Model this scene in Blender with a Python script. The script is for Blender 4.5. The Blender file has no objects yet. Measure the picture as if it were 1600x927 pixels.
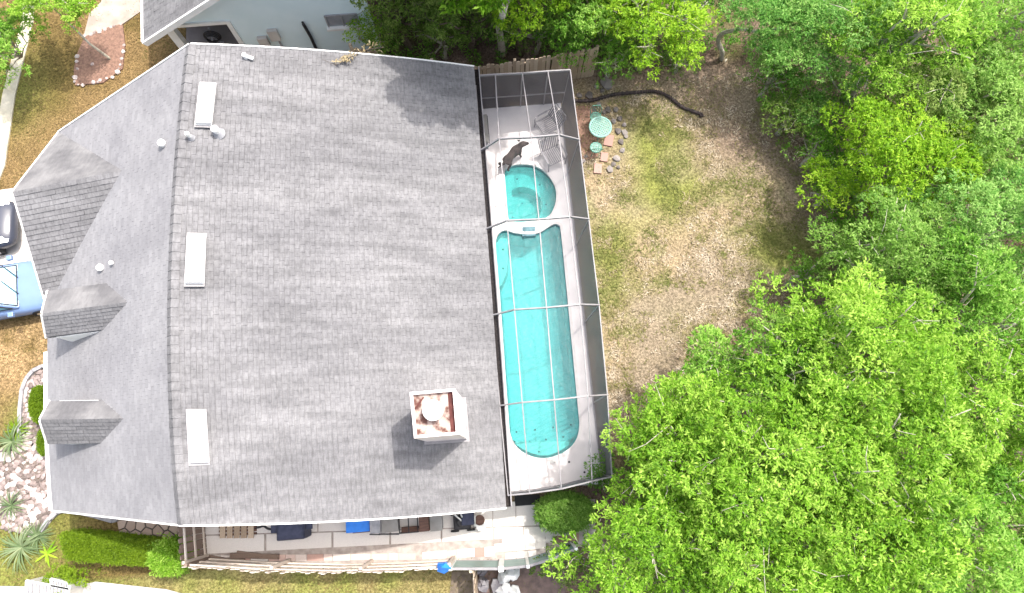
import bpy, bmesh, math, random
import numpy as np
from mathutils import Vector, Matrix, geometry
random.seed(7); RNG = np.random.default_rng(7)
SC = bpy.context.scene; COL = SC.collection

# ------------------------------------------------------------------ camera
FPX, NX, NY, YAW, CAMZ = 1098.0, 798.0, 725.0, -0.081, 23.0     # drone 23 m up, tipped 13 degrees off straight down
def _basis():
    d = Vector((NX-800, -(NY-463.5), -FPX)).normalized(); zc = -d
    y = Vector((math.sin(YAW), math.cos(YAW), 0)); y = (y - zc*y.dot(zc)).normalized(); x = y.cross(zc)
    return Matrix((x, y, zc)).transposed()          # columns: world axes in camera space
RC = _basis(); RW = RC.transposed()
camd = bpy.data.cameras.new('camera'); cam = bpy.data.objects.new('camera', camd); COL.objects.link(cam)
camd.sensor_width = 36; camd.lens = FPX/1600*36; camd.clip_start = 0.1; camd.clip_end = 2000
cam.matrix_world = Matrix.Translation((0, 0, CAMZ)) @ RW.to_4x4()
SC.camera = cam
def ray(px, py): return RW @ Vector((px-800, -(py-463.5), -FPX))
def G(px, py, z=0.0):                               # survey point at height z
    d = ray(px, py); t = (z-CAMZ)/d.z; return Vector((d.x*t, d.y*t, z))
def onY(px, py, Y):
    d = ray(px, py); t = Y/d.y; return Vector((d.x*t, Y, CAMZ+d.z*t))
def onP(px, py, P, n):
    d = ray(px, py); o = Vector((0, 0, CAMZ)); t = (P-o).dot(n)/d.dot(n); return o+d*t

# ------------------------------------------------------------------ light
SUN_EL, SUN_AZ = math.radians(65), math.radians(37)  # azimuth from +x, anticlockwise
SV = Vector((math.cos(SUN_EL)*math.cos(SUN_AZ), math.cos(SUN_EL)*math.sin(SUN_AZ), math.sin(SUN_EL)))
W = bpy.data.worlds.new('World'); SC.world = W; W.use_nodes = True
wn = W.node_tree; bg = wn.nodes['Background']; sky = wn.nodes.new('ShaderNodeTexSky')
sky.sky_type = 'NISHITA'; sky.sun_disc = False; sky.sun_elevation = SUN_EL; sky.sun_rotation = math.pi/2-SUN_AZ
sky.air_density = 1.3; sky.dust_density = 6.0; sky.ozone_density = 1.0
hs = wn.nodes.new('ShaderNodeHueSaturation'); hs.inputs['Saturation'].default_value = 0.6   # hazy, whitish sky
wn.links.new(sky.outputs[0], hs.inputs['Color']); wn.links.new(hs.outputs[0], bg.inputs[0]); bg.inputs[1].default_value = 0.15
sl = bpy.data.lights.new('sun', 'SUN'); sl.energy = 2.0; sl.angle = math.radians(1.0); sl.color = (1, 0.955, 0.88)
sun = bpy.data.objects.new('sun', sl); COL.objects.link(sun); sun.rotation_euler = SV.to_track_quat('Z', 'Y').to_euler()
SC.view_settings.view_transform = 'Standard'; SC.view_settings.look = 'None'
SC.view_settings.exposure = 1.4; SC.view_settings.gamma = 1.0; SC.view_settings.use_curve_mapping = False
SC.cycles.max_bounces = 8; SC.cycles.transparent_max_bounces = 24

# ------------------------------------------------------------------ materials
def nodes(m): return m.node_tree.nodes, m.node_tree.links
def mat(name, c1, c2=None, scale=8.0, rough=0.8, detail=4.0, bump=0.0, bscale=40.0, metal=0.0, spec=0.3, lo=0.35, hi=0.65, stretch=None):
    m = bpy.data.materials.new(name); m.use_nodes = True; n, l = nodes(m); b = n['Principled BSDF']
    b.inputs['Roughness'].default_value = rough; b.inputs['Metallic'].default_value = metal; b.inputs['Specular IOR Level'].default_value = spec
    tc = n.new('ShaderNodeTexCoord'); src = tc.outputs['Object']
    if stretch:
        mp = n.new('ShaderNodeMapping'); mp.inputs['Scale'].default_value = stretch; l.new(src, mp.inputs[0]); src = mp.outputs[0]
    if c2 is None: c2 = tuple(x*0.82 for x in c1)
    nz = n.new('ShaderNodeTexNoise'); nz.inputs['Scale'].default_value = scale; nz.inputs['Detail'].default_value = detail; l.new(src, nz.inputs['Vector'])
    cr = n.new('ShaderNodeValToRGB'); cr.color_ramp.elements[0].position = lo; cr.color_ramp.elements[1].position = hi
    cr.color_ramp.elements[0].color = (*c2, 1); cr.color_ramp.elements[1].color = (*c1, 1)
    l.new(nz.outputs[0], cr.inputs[0]); l.new(cr.outputs[0], b.inputs['Base Color'])
    if bump:
        n2 = n.new('ShaderNodeTexNoise'); n2.inputs['Scale'].default_value = bscale; l.new(src, n2.inputs['Vector'])
        bp = n.new('ShaderNodeBump'); bp.inputs['Strength'].default_value = bump; bp.inputs['Distance'].default_value = 0.02
        l.new(n2.outputs[0], bp.inputs['Height']); l.new(bp.outputs[0], b.inputs['Normal'])
    return m
def tint_mat(name, stops, rough=0.85, leaf=0.0, stain=None, grain=0.0):
    """colour from the per-face attribute 'tint' (each shingle, stone or leaf has its own colour)"""
    m = bpy.data.materials.new(name); m.use_nodes = True; n, l = nodes(m); b = n['Principled BSDF']; b.inputs['Roughness'].default_value = rough
    b.inputs['Specular IOR Level'].default_value = 0.25
    a = n.new('ShaderNodeAttribute'); a.attribute_name = 'tint'
    cr = n.new('ShaderNodeValToRGB'); e = cr.color_ramp.elements
    for i, (p, c) in enumerate(stops):
        x = e[i] if i < 2 else e.new(p)
        x.position = p; x.color = (*c, 1)
    l.new(a.outputs['Fac'], cr.inputs[0]); out = cr.outputs[0]
    tc = n.new('ShaderNodeTexCoord')
    def mul(out, sc, lo, hi, cmin, stretch=None):
        src = tc.outputs['Object']
        if stretch:
            mp = n.new('ShaderNodeMapping'); mp.inputs['Scale'].default_value = stretch; l.new(src, mp.inputs[0]); src = mp.outputs[0]
        nz = n.new('ShaderNodeTexNoise'); nz.inputs['Scale'].default_value = sc; nz.inputs['Detail'].default_value = 5; l.new(src, nz.inputs['Vector'])
        mr = n.new('ShaderNodeValToRGB'); mr.color_ramp.elements[0].position = lo; mr.color_ramp.elements[1].position = hi
        mr.color_ramp.elements[0].color = (*cmin, 1); mr.color_ramp.elements[1].color = (1, 1, 1, 1); l.new(nz.outputs[0], mr.inputs[0])
        mx = n.new('ShaderNodeMix'); mx.data_type = 'RGBA'; mx.blend_type = 'MULTIPLY'; mx.inputs[0].default_value = 1
        l.new(out, mx.inputs[6]); l.new(mr.outputs[0], mx.inputs[7]); return mx.outputs[2]
    if stain:
        for st in stain: out = mul(out, *st)
    if grain: out = mul(out, 60, 0.3, 0.6, (1-grain,)*3)
    l.new(out, b.inputs['Base Color'])
    if leaf:
        tr = n.new('ShaderNodeBsdfTranslucent'); mx = n.new('ShaderNodeMixShader'); mx.inputs[0].default_value = leaf
        l.new(out, tr.inputs[0]); l.new(b.outputs[0], mx.inputs[1]); l.new(tr.outputs[0], mx.inputs[2]); l.new(mx.outputs[0], n['Material Output'].inputs[0])
    return m
def screen_mat(name='insect_screen', trans=0.88, colr=(0.046, 0.044, 0.055, 1)):
    """insect screen: the flatter the line of sight, the more threads are in the way"""
    m = bpy.data.materials.new(name); m.use_nodes = True; n, l = nodes(m); b = n['Principled BSDF']
    b.inputs['Base Color'].default_value = colr; b.inputs['Roughness'].default_value = 0.6
    g = n.new('ShaderNodeNewGeometry'); dt = n.new('ShaderNodeVectorMath'); dt.operation = 'DOT_PRODUCT'
    l.new(g.outputs['Normal'], dt.inputs[0]); l.new(g.outputs['Incoming'], dt.inputs[1])
    def M(op, a, bb):
        k = n.new('ShaderNodeMath'); k.operation = op
        for i, v in enumerate((a, bb)):
            if v is None: continue
            if isinstance(v, float): k.inputs[i].default_value = v
            else: l.new(v, k.inputs[i])
        return k.outputs[0]
    ab = M('ABSOLUTE', dt.outputs['Value'], None); ab = M('MAXIMUM', ab, 0.02); inv = M('DIVIDE', 1.0, ab)
    tr = M('POWER', trans, inv)
    t = n.new('ShaderNodeBsdfTransparent'); mx = n.new('ShaderNodeMixShader')
    l.new(tr, mx.inputs[0]); l.new(b.outputs[0], mx.inputs[1]); l.new(t.outputs[0], mx.inputs[2]); l.new(mx.outputs[0], n['Material Output'].inputs[0])
    return m
def water_mat():
    m = bpy.data.materials.new('pool_water'); m.use_nodes = True; n, l = nodes(m); n.remove(n['Principled BSDF'])
    t = n.new('ShaderNodeBsdfTransparent'); t.inputs[0].default_value = (0.47, 0.90, 0.905, 1)
    g = n.new('ShaderNodeBsdfGlossy'); g.inputs['Roughness'].default_value = 0.04
    fr = n.new('ShaderNodeFresnel'); fr.inputs[0].default_value = 1.33
    tc = n.new('ShaderNodeTexCoord'); nz = n.new('ShaderNodeTexNoise'); nz.inputs['Scale'].default_value = 6; nz.inputs['Detail'].default_value = 3
    l.new(tc.outputs['Object'], nz.inputs['Vector']); bp = n.new('ShaderNodeBump'); bp.inputs['Strength'].default_value = 0.35; bp.inputs['Distance'].default_value = 0.05
    l.new(nz.outputs[0], bp.inputs['Height']); l.new(bp.outputs[0], g.inputs['Normal']); l.new(bp.outputs[0], fr.inputs['Normal'])
    wv = n.new('ShaderNodeTexWave'); wv.inputs['Scale'].default_value = 2.2; wv.inputs['Distortion'].default_value = 3.5; wv.inputs['Detail'].default_value = 3; wv.inputs['Detail Scale'].default_value = 1.6
    mp = n.new('ShaderNodeMapping'); mp.inputs['Rotation'].default_value = (0, 0, 1.2); l.new(tc.outputs['Object'], mp.inputs[0]); l.new(mp.outputs[0], wv.inputs['Vector'])
    b2 = n.new('ShaderNodeBump'); b2.inputs['Strength'].default_value = 1.0; b2.inputs['Distance'].default_value = 0.05; l.new(wv.outputs['Fac'], b2.inputs['Height']); l.new(bp.outputs[0], b2.inputs['Normal'])
    df = n.new('ShaderNodeBsdfDiffuse'); df.inputs[0].default_value = (0.15, 0.60, 0.60, 1); l.new(b2.outputs[0], df.inputs['Normal'])   # slightly cloudy water
    m0 = n.new('ShaderNodeMixShader'); m0.inputs[0].default_value = 0.28; l.new(t.outputs[0], m0.inputs[1]); l.new(df.outputs[0], m0.inputs[2])
    mx = n.new('ShaderNodeMixShader'); l.new(fr.outputs[0], mx.inputs[0]); l.new(m0.outputs[0], mx.inputs[1]); l.new(g.outputs[0], mx.inputs[2])
    l.new(mx.outputs[0], n['Material Output'].inputs[0]); return m

M = {}
STAIN_BACK = [(0.55, 0.38, 0.62, (0.80, 0.80, 0.81), (0.3, 1.5, 1)), (1.5, 0.36, 0.6, (0.78, 0.78, 0.78), (0.35, 3.0, 1)), (7.0, 0.35, 0.62, (0.76, 0.76, 0.76), (2.6, 0.7, 1)), (26.0, 0.35, 0.6, (0.86, 0.86, 0.86), (0.7, 2.0, 1))]
M['shingle'] = tint_mat('grey_shingles', [(0, (0.216, 0.212, 0.221)), (0.5, (0.229, 0.225, 0.234)), (1, (0.246, 0.242, 0.250))], 0.9, stain=STAIN_BACK, grain=0.15)
M['shingle_front'] = tint_mat('pale_shingles', [(0, (0.224, 0.221, 0.233)), (0.5, (0.246, 0.243, 0.255)), (1, (0.270, 0.267, 0.278))], 0.9, stain=[(0.7, 0.38, 0.62, (0.86, 0.86, 0.87)), (5.0, 0.36, 0.62, (0.90, 0.90, 0.90), (2.4, .6, 1))], grain=0.12)  # paler than the back slope, standing in for glancing haze on the front
M['shingle_side'] = tint_mat('stained_dimmed_shingles', [(0, (0.190, 0.187, 0.192)), (0.5, (0.208, 0.204, 0.209)), (1, (0.228, 0.224, 0.228))], 0.9, stain=[(0.9, 0.40, 0.62, (0.62, 0.62, 0.64)), (5.0, 0.36, 0.62, (0.86, 0.86, 0.86), (2.4, .6, 1))], grain=0.12)  # weathering noise over a base darkened to offset sun on these slopes
M['felt'] = mat('roof_felt', (0.13, 0.13, 0.135), (0.10, 0.10, 0.105))
M['white'] = mat('white_paint', (0.78, 0.78, 0.77), (0.70, 0.69, 0.67), 3, 0.5)
M['wall'] = mat('house_wall', (0.62, 0.60, 0.57), (0.55, 0.53, 0.5), 2)
M['blue_wall'] = mat('pale_blue_wall', (0.68, 0.80, 0.85), (0.63, 0.76, 0.81), 1.2, 0.8)
M['dark'] = mat('dark_metal', (0.035, 0.033, 0.04), (0.02, 0.02, 0.022), 10, 0.5)
M['gutterdark'] = mat('gutter_shade', (0.035, 0.028, 0.025), (0.015, 0.012, 0.012), 14, 0.9)  # near black stands in for shade inside the open gutter
M['alu'] = mat('aluminium_frame', (0.25, 0.24, 0.25), (0.20, 0.19, 0.20), 4, 0.45)
M['screen'] = screen_mat(); M['screen_side'] = screen_mat('side_insect_screen', 0.68, (0.052, 0.050, 0.063, 1)); M['screen_wall'] = screen_mat('wall_insect_screen', 0.38, (0.036, 0.033, 0.042, 1))
M['deck'] = mat('pool_deck_coating', (0.74, 0.70, 0.705), (0.64, 0.605, 0.615), 1.6, 0.85, bump=0.15, bscale=60)
M['coping'] = mat('pool_coping', (0.68, 0.65, 0.65), (0.58, 0.55, 0.55), 5)
M['plaster'] = mat('pool_plaster', (0.33, 0.60, 0.615), (0.27, 0.54, 0.56), 2.5, 0.7)
M['plaster_spa'] = mat('spa_plaster', (0.30, 0.62, 0.60), (0.24, 0.54, 0.52), 2.5, 0.7)
M['step'] = mat('pool_step_plaster', (0.55, 0.74, 0.70), (0.48, 0.68, 0.64), 3, 0.7)
M['tile'] = mat('waterline_tile', (0.10, 0.23, 0.27), (0.05, 0.14, 0.18), 25, 0.4)
M['water'] = water_mat()
M['fence'] = tint_mat('weathered_fence', [(0, (0.38, 0.29, 0.21)), (0.5, (0.50, 0.39, 0.29)), (1, (0.60, 0.49, 0.38))], 0.9, grain=0.3)
M['fence_pale'] = tint_mat('bleached_fence', [(0, (0.52, 0.44, 0.38)), (0.5, (0.64, 0.56, 0.49)), (1, (0.74, 0.67, 0.60))], 0.9, grain=0.2)
M['fence_brown'] = tint_mat('brown_fence', [(0, (0.20, 0.145, 0.115)), (1, (0.31, 0.235, 0.195))], 0.9, grain=0.3)
M['bark'] = mat('grey_bark', (0.46, 0.43, 0.36), (0.30, 0.27, 0.21), 12, 0.9, bump=0.5)
M['barkdark'] = mat('brown_bark', (0.17, 0.13, 0.10), (0.09, 0.07, 0.05), 12, 0.9, bump=0.5)
M['concrete'] = mat('concrete', (0.55, 0.53, 0.50), (0.44, 0.42, 0.40), 1.8, 0.9, bump=0.2)
M['concrete_white'] = mat('bright_concrete', (0.56, 0.53, 0.50), (0.42, 0.39, 0.37), 1.2, 0.9)
M['path_concrete'] = mat('worn_path_concrete', (0.38, 0.32, 0.28), (0.27, 0.22, 0.19), 2, 0.9)
M['walk'] = mat('sidewalk_concrete', (0.50, 0.46, 0.37), (0.36, 0.33, 0.25), 1.5, 0.9)
M['mulch'] = mat('red_mulch', (0.26, 0.155, 0.115), (0.15, 0.09, 0.07), 14, 1.0, bump=0.8)
M['kerb'] = mat('grey_edging', (0.33, 0.32, 0.33), (0.24, 0.23, 0.24), 8)
M['rock'] = tint_mat('pale_rock', [(0, (0.13, 0.105, 0.095)), (0.35, (0.27, 0.215, 0.20)), (0.7, (0.40, 0.33, 0.315)), (1, (0.50, 0.46, 0.44))], 0.9, grain=0.25)
M['stone'] = tint_mat('grey_stone', [(0, (0.11, 0.095, 0.09)), (0.5, (0.20, 0.175, 0.165)), (1, (0.31, 0.275, 0.26))], 0.9, grain=0.3)
M['slab'] = tint_mat('paving', [(0, (0.33, 0.18, 0.15)), (0.3, (0.62, 0.45, 0.40)), (0.55, (0.66, 0.62, 0.59)), (1, (0.78, 0.75, 0.72))], 0.9, grain=0.15)
M['flag'] = tint_mat('flagstone', [(0, (0.36, 0.27, 0.22)), (1, (0.48, 0.38, 0.32))], 0.9, grain=0.2)
M['green_iron'] = mat('green_cast_metal', (0.09, 0.26, 0.20), (0.06, 0.19, 0.15), 12, 0.5)
M['green_iron_pale'] = mat('pale_green_cast_metal', (0.24, 0.42, 0.37), (0.16, 0.33, 0.28), 20, 0.5)
M['pipe'] = mat('black_pipe', (0.045, 0.03, 0.03), (0.025, 0.02, 0.02), 10, 0.6)
M['teal'] = mat('teal_panel', (0.17, 0.29, 0.27), (0.12, 0.23, 0.22), 3, 0.4)
M['blue'] = mat('blue_plastic', (0.03, 0.22, 0.75), (0.02, 0.17, 0.62), 5, 0.4)
M['navy'] = mat('navy_cover', (0.055, 0.06, 0.10), (0.035, 0.04, 0.07), 6, 0.7, bump=0.4, bscale=12)
M['greyboard'] = mat('grey_board', (0.30, 0.29, 0.28), (0.24, 0.23, 0.22), 4)
M['greymetal'] = mat('grey_metal', (0.33, 0.33, 0.35), (0.24, 0.24, 0.26), 6, 0.5)
M['chairmetal'] = mat('chair_metal', (0.26, 0.25, 0.27), (0.19, 0.18, 0.20), 6, 0.5)
M['brownwood'] = mat('brown_wood', (0.15, 0.085, 0.065), (0.09, 0.05, 0.04), 5, 0.8, stretch=(1, 8, 1))
M['terracotta'] = mat('terracotta', (0.42, 0.20, 0.14), (0.33, 0.15, 0.1), 6)
M['rust'] = mat('rusty_pan', (0.42, 0.34, 0.30), (0.10, 0.045, 0.035), 4.5, 0.8, lo=0.38, hi=0.56, detail=8)
M['rustdark'] = mat('rust', (0.12, 0.04, 0.035), (0.075, 0.025, 0.022), 8, 0.9)
M['chase'] = mat('chimney_chase', (0.78, 0.71, 0.70), (0.68, 0.60, 0.58), 4, 0.6)
M['blue_paint'] = mat('blue_car_paint', (0.17, 0.26, 0.46), (0.16, 0.24, 0.43), 2, 0.25, spec=0.6)
M['black_paint'] = mat('dark_car_paint', (0.055, 0.06, 0.085), (0.045, 0.05, 0.07), 2, 0.25, spec=0.6)
M['glass_blue'] = mat('car_glass', (0.12, 0.36, 0.48), (0.07, 0.24, 0.36), 2, 0.08, spec=0.9)  # blue sky reflection painted into the glass colour
M['rubber'] = mat('rubber', (0.025, 0.025, 0.027), None, 10, 0.8)
M['chrome'] = mat('bright_metal', (0.75, 0.76, 0.78), None, 5, 0.25, metal=0.7)
M['fur'] = mat('dark_fur', (0.075, 0.058, 0.053), (0.036, 0.029, 0.028), 7, 0.9, bump=0.4)
M['tarp'] = mat('white_sheet', (0.62, 0.62, 0.62), (0.45, 0.46, 0.47), 3, 0.6)
M['grime'] = mat('grey_sheet', (0.25, 0.24, 0.25), (0.15, 0.14, 0.16), 3, 0.7)
def leafmat(name, a, b, c, tr=0.48): return tint_mat(name, [(0, a), (0.5, b), (1, c)], 0.55, leaf=tr)
LF = {
 'lime':   leafmat('lime_leaves', (0.070, 0.185, 0.010), (0.200, 0.410, 0.022), (0.450, 0.650, 0.110)),
 'fresh':  leafmat('fresh_leaves', (0.058, 0.175, 0.012), (0.155, 0.360, 0.030), (0.390, 0.600, 0.125)),
 'blue':   leafmat('bluish_leaves', (0.048, 0.160, 0.020), (0.130, 0.330, 0.048), (0.350, 0.560, 0.150)),
 'yellow': leafmat('yellow_green_leaves', (0.095, 0.215, 0.006), (0.220, 0.430, 0.014), (0.430, 0.620, 0.050)),
 'olive':  leafmat('olive_leaves', (0.050, 0.115, 0.012), (0.125, 0.230, 0.028), (0.300, 0.400, 0.100)),
 'dark':   leafmat('dark_leaves', (0.018, 0.050, 0.012), (0.045, 0.100, 0.024), (0.110, 0.180, 0.050)),
 'hedge':  leafmat('clipped_leaves', (0.105, 0.190, 0.008), (0.175, 0.285, 0.010), (0.26, 0.38, 0.025)),
 'pale':   leafmat('greyish_leaves', (0.065, 0.175, 0.020), (0.175, 0.350, 0.045), (0.370, 0.560, 0.140)),
 'strap':  leafmat('strap_leaves', (0.10, 0.16, 0.07), (0.20, 0.28, 0.13), (0.36, 0.42, 0.24)),
 'straw':  leafmat('dry_fronds', (0.22, 0.17, 0.09), (0.33, 0.26, 0.15), (0.42, 0.36, 0.23), 0.2),
}

# ------------------------------------------------------------------ builders
class MB:
    def __init__(s): s.v = []; s.f = []; s.t = []
    def add(s, vs, fs, t=None):
        o = len(s.v); s.v += [tuple(p) for p in vs]
        for f in fs: s.f.append(tuple(o+i for i in f)); s.t.append(random.random() if t is None else t)
        return s
    def box(s, a, b, R=None, c=None, t=None):       # axis box between corners a and b, optionally turned by R about c
        x0, y0, z0 = a; x1, y1, z1 = b
        vs = [Vector((x, y, z)) for z in (z0, z1) for y in (y0, y1) for x in (x0, x1)]
        if R is not None: c = Vector(c); vs = [R @ (p-c)+c for p in vs]
        return s.add(vs, [(0, 2, 3, 1), (4, 5, 7, 6), (0, 1, 5, 4), (2, 6, 7, 3), (0, 4, 6, 2), (1, 3, 7, 5)], t)
    def beam(s, p, q, w, h, up=(0, 0, 1), t=None):  # rectangular bar from p to q
        p = Vector(p); q = Vector(q); d = (q-p).normalized(); up = Vector(up)
        if abs(d.dot(up)) > 0.98: up = Vector((1, 0, 0))
        sd = d.cross(up).normalized(); u = sd.cross(d)
        vs = [e+sd*(a*w/2)+u*(b*h/2) for e in (p, q) for a, b in ((-1, -1), (1, -1), (1, 1), (-1, 1))]
        return s.add(vs, [(3, 2, 1, 0), (4, 5, 6, 7), (0, 1, 5, 4), (1, 2, 6, 5), (2, 3, 7, 6), (3, 0, 4, 7)], t)
    def tube(s, pts, rad, n=8, t=None, closed=False):
        pts = [Vector(p) for p in pts]; N = len(pts); rr = rad if hasattr(rad, '__len__') else [rad]*N; base = len(s.v); ref = Vector((0.13, 0.27, 0.95))
        for i, p in enumerate(pts):
            d = (pts[(i+1) % N]-pts[i-1]) if closed else (pts[min(i+1, N-1)]-pts[max(i-1, 0)])
            d.normalize(); a = d.cross(ref)
            if a.length < 0.05: a = d.cross(Vector((1, 0, 0)))
            a.normalize(); b = d.cross(a)
            for k in range(n):
                th = 2*math.pi*k/n; s.v.append(tuple(p+(a*math.cos(th)+b*math.sin(th))*rr[i]))
        tt = random.random() if t is None else t
        for i in range(N if closed else N-1):
            for k in range(n):
                s.f.append((base+i*n+k, base+((i+1) % N)*n+k, base+((i+1) % N)*n+(k+1) % n, base+i*n+(k+1) % n)); s.t.append(tt)
        if not closed:
            s.f.append(tuple(base+k for k in range(n))); s.t.append(tt); s.f.append(tuple(base+(N-1)*n+k for k in reversed(range(n)))); s.t.append(tt)
        return s
    def prism(s, poly, z0, z1, t=None):             # vertical prism over polygon (list of xy)
        poly = [Vector((p[0], p[1], 0)) for p in poly]
        if sum(poly[i-1].x*poly[i].y-poly[i].x*poly[i-1].y for i in range(len(poly))) < 0: poly.reverse()
        n = len(poly); vs = [(p.x, p.y, z0) for p in poly]+[(p.x, p.y, z1) for p in poly]
        return s.add(vs, [tuple(range(n, 2*n)), tuple(reversed(range(n)))]+[(i, (i+1) % n, n+(i+1) % n, n+i) for i in range(n)], t)
    def disc(s, c, r, h, n=20, t=None, r2=None):
        c = Vector(c); r2 = r if r2 is None else r2
        vs = [c+Vector((r*math.cos(2*math.pi*k/n), r*math.sin(2*math.pi*k/n), 0)) for k in range(n)]+[c+Vector((r2*math.cos(2*math.pi*k/n), r2*math.sin(2*math.pi*k/n), h)) for k in range(n)]
        return s.add(vs, [tuple(range(n, 2*n)), tuple(reversed(range(n)))]+[(i, (i+1) % n, n+(i+1) % n, n+i) for i in range(n)], t)
    def mesh(s, name, off=Vector((0, 0, 0))):
        me = bpy.data.meshes.new(name); me.from_pydata([(a-off.x, b-off.y, c-off.z) for a, b, c in s.v], [], s.f)
        at = me.attributes.new('tint', 'FLOAT', 'FACE'); at.data.foreach_set('value', np.array(s.t, dtype=np.float32)); return me
def wpos(o):
    p = Vector((0, 0, 0))
    while o: p += o.location; o = o.parent
    return p
def link(name, me, m, parent=None, label=None, cat=None, group=None, kind=None, loc=(0, 0, 0), smooth=False):
    o = bpy.data.objects.new(name, me); COL.objects.link(o); o.location = loc; o.parent = parent
    if m is not None and me is not None: me.materials.append(m)
    if smooth and me is not None: me.polygons.foreach_set('use_smooth', [True]*len(me.polygons))
    for k, v in (('label', label), ('category', cat), ('group', group), ('kind', kind)):
        if v: o[k] = v
    return o
def thing(name, label, cat, loc, group=None, kind=None): return link(name, None, None, None, label, cat, group, kind, loc)
def part(name, mb, m, parent, label=None, kind=None, smooth=False, bevel=0):
    o = link(name, mb.mesh(name, wpos(parent)), m, parent, label, kind=kind, smooth=smooth)
    if bevel: b = o.modifiers.new('bevel', 'BEVEL'); b.width = bevel; b.segments = 2
    return o
def solo(name, mb, m, label, cat, group=None, kind=None, smooth=False): return link(name, mb.mesh(name), m, None, label, cat, group, kind, smooth=smooth)
def struct(name, mb, m, smooth=False): return link(name, mb.mesh(name), m, None, kind='structure', smooth=smooth)
def sheet(name, pts, m, z): return struct(name, MB().prism([G(*p) for p in pts], -0.06, z), m)
def L3(a, b, t): return a.lerp(b, t)

# smooth value noise on the plane, for survey masks and stone shapes
_g = RNG.random((64, 64))
def vnoise(x, y, s):
    x = np.asarray(x)/s+100; y = np.asarray(y)/s+100; i = np.floor(x).astype(int); j = np.floor(y).astype(int); u = x-i; v = y-j; u = u*u*(3-2*u); v = v*v*(3-2*v)
    g = lambda a, b: _g[a % 64, b % 64]
    return (g(i, j)*(1-u)+g(i+1, j)*u)*(1-v)+(g(i, j+1)*(1-u)+g(i+1, j+1)*u)*v
def fbm(x, y, s): return 0.55*vnoise(x, y, s)+0.3*vnoise(x+9, y-4, s/2.1)+0.15*vnoise(x-5, y+7, s/4.3)

# ------------------------------------------------------------------ foliage
def np_mesh(name, V, F, tint):
    me = bpy.data.meshes.new(name); nv = len(V); nf = len(F); k = F.shape[1]
    me.vertices.add(nv); me.vertices.foreach_set('co', V.astype(np.float32).ravel())
    me.loops.add(nf*k); me.loops.foreach_set('vertex_index', F.astype(np.int32).ravel())
    me.polygons.add(nf); me.polygons.foreach_set('loop_start', np.arange(0, nf*k, k, dtype=np.int32))
    me.update(calc_edges=True)
    a = me.attributes.new('tint', 'FLOAT', 'FACE'); a.data.foreach_set('value', np.clip(tint, 0, 1).astype(np.float32)); return me
def nrm(a): return a/np.maximum(np.linalg.norm(a, axis=1, keepdims=True), 1e-6)
def leaf_arrays(C, A, Ln, Wd, droop=0.15):
    """pointed leaves: base C, direction A; each leaf plane holds A and a near-horizontal side, so leaves lie face up"""
    n = len(C); Z = np.zeros((n, 3)); Z[:, 2] = 1
    S = nrm(np.cross(A, Z)+RNG.normal(0, 0.35, (n, 3))); L = Ln[:, None]; Wd = Wd[:, None]
    tip = C+A*L; tip[:, 2] -= droop*Ln; mid = C+A*L*0.5; mid[:, 2] += 0.04*Ln
    V = np.stack([C, mid-S*Wd/2, tip, mid+S*Wd/2], 1).reshape(-1, 3); F = np.arange(4*n).reshape(-1, 4); return V, F
def sprigs(P, D, leaf, nl, tint):
    """nl leaves radiating from each sprig point P around its axis D"""
    n = len(P); C = np.repeat(P, nl, 0); Dr = np.repeat(D, nl, 0)
    A = nrm(Dr*0.75+RNG.normal(0, 0.75, (n*nl, 3))); A[:, 2] = A[:, 2]*0.6+0.1; A = nrm(A)
    C = C+RNG.normal(0, leaf*0.25, C.shape); Ln = leaf*RNG.uniform(0.7, 1.35, n*nl); W_ = Ln*RNG.uniform(0.26, 0.42, n*nl)
    V, F = leaf_arrays(C, A, Ln, W_); t = np.repeat(tint, nl)+RNG.normal(0, 0.21, n*nl); return V, F, t
def blob_points(c, r, n, squash=0.75, upper=-0.25):
    d = nrm(RNG.normal(0, 1, (n*2, 3))); d = d[d[:, 2] > upper][:n]; rad = RNG.uniform(0.5, 1.0, (len(d), 1))**0.6
    P = np.array(c)+d*rad*r*np.array([1, 1, squash]); return P, d
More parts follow.
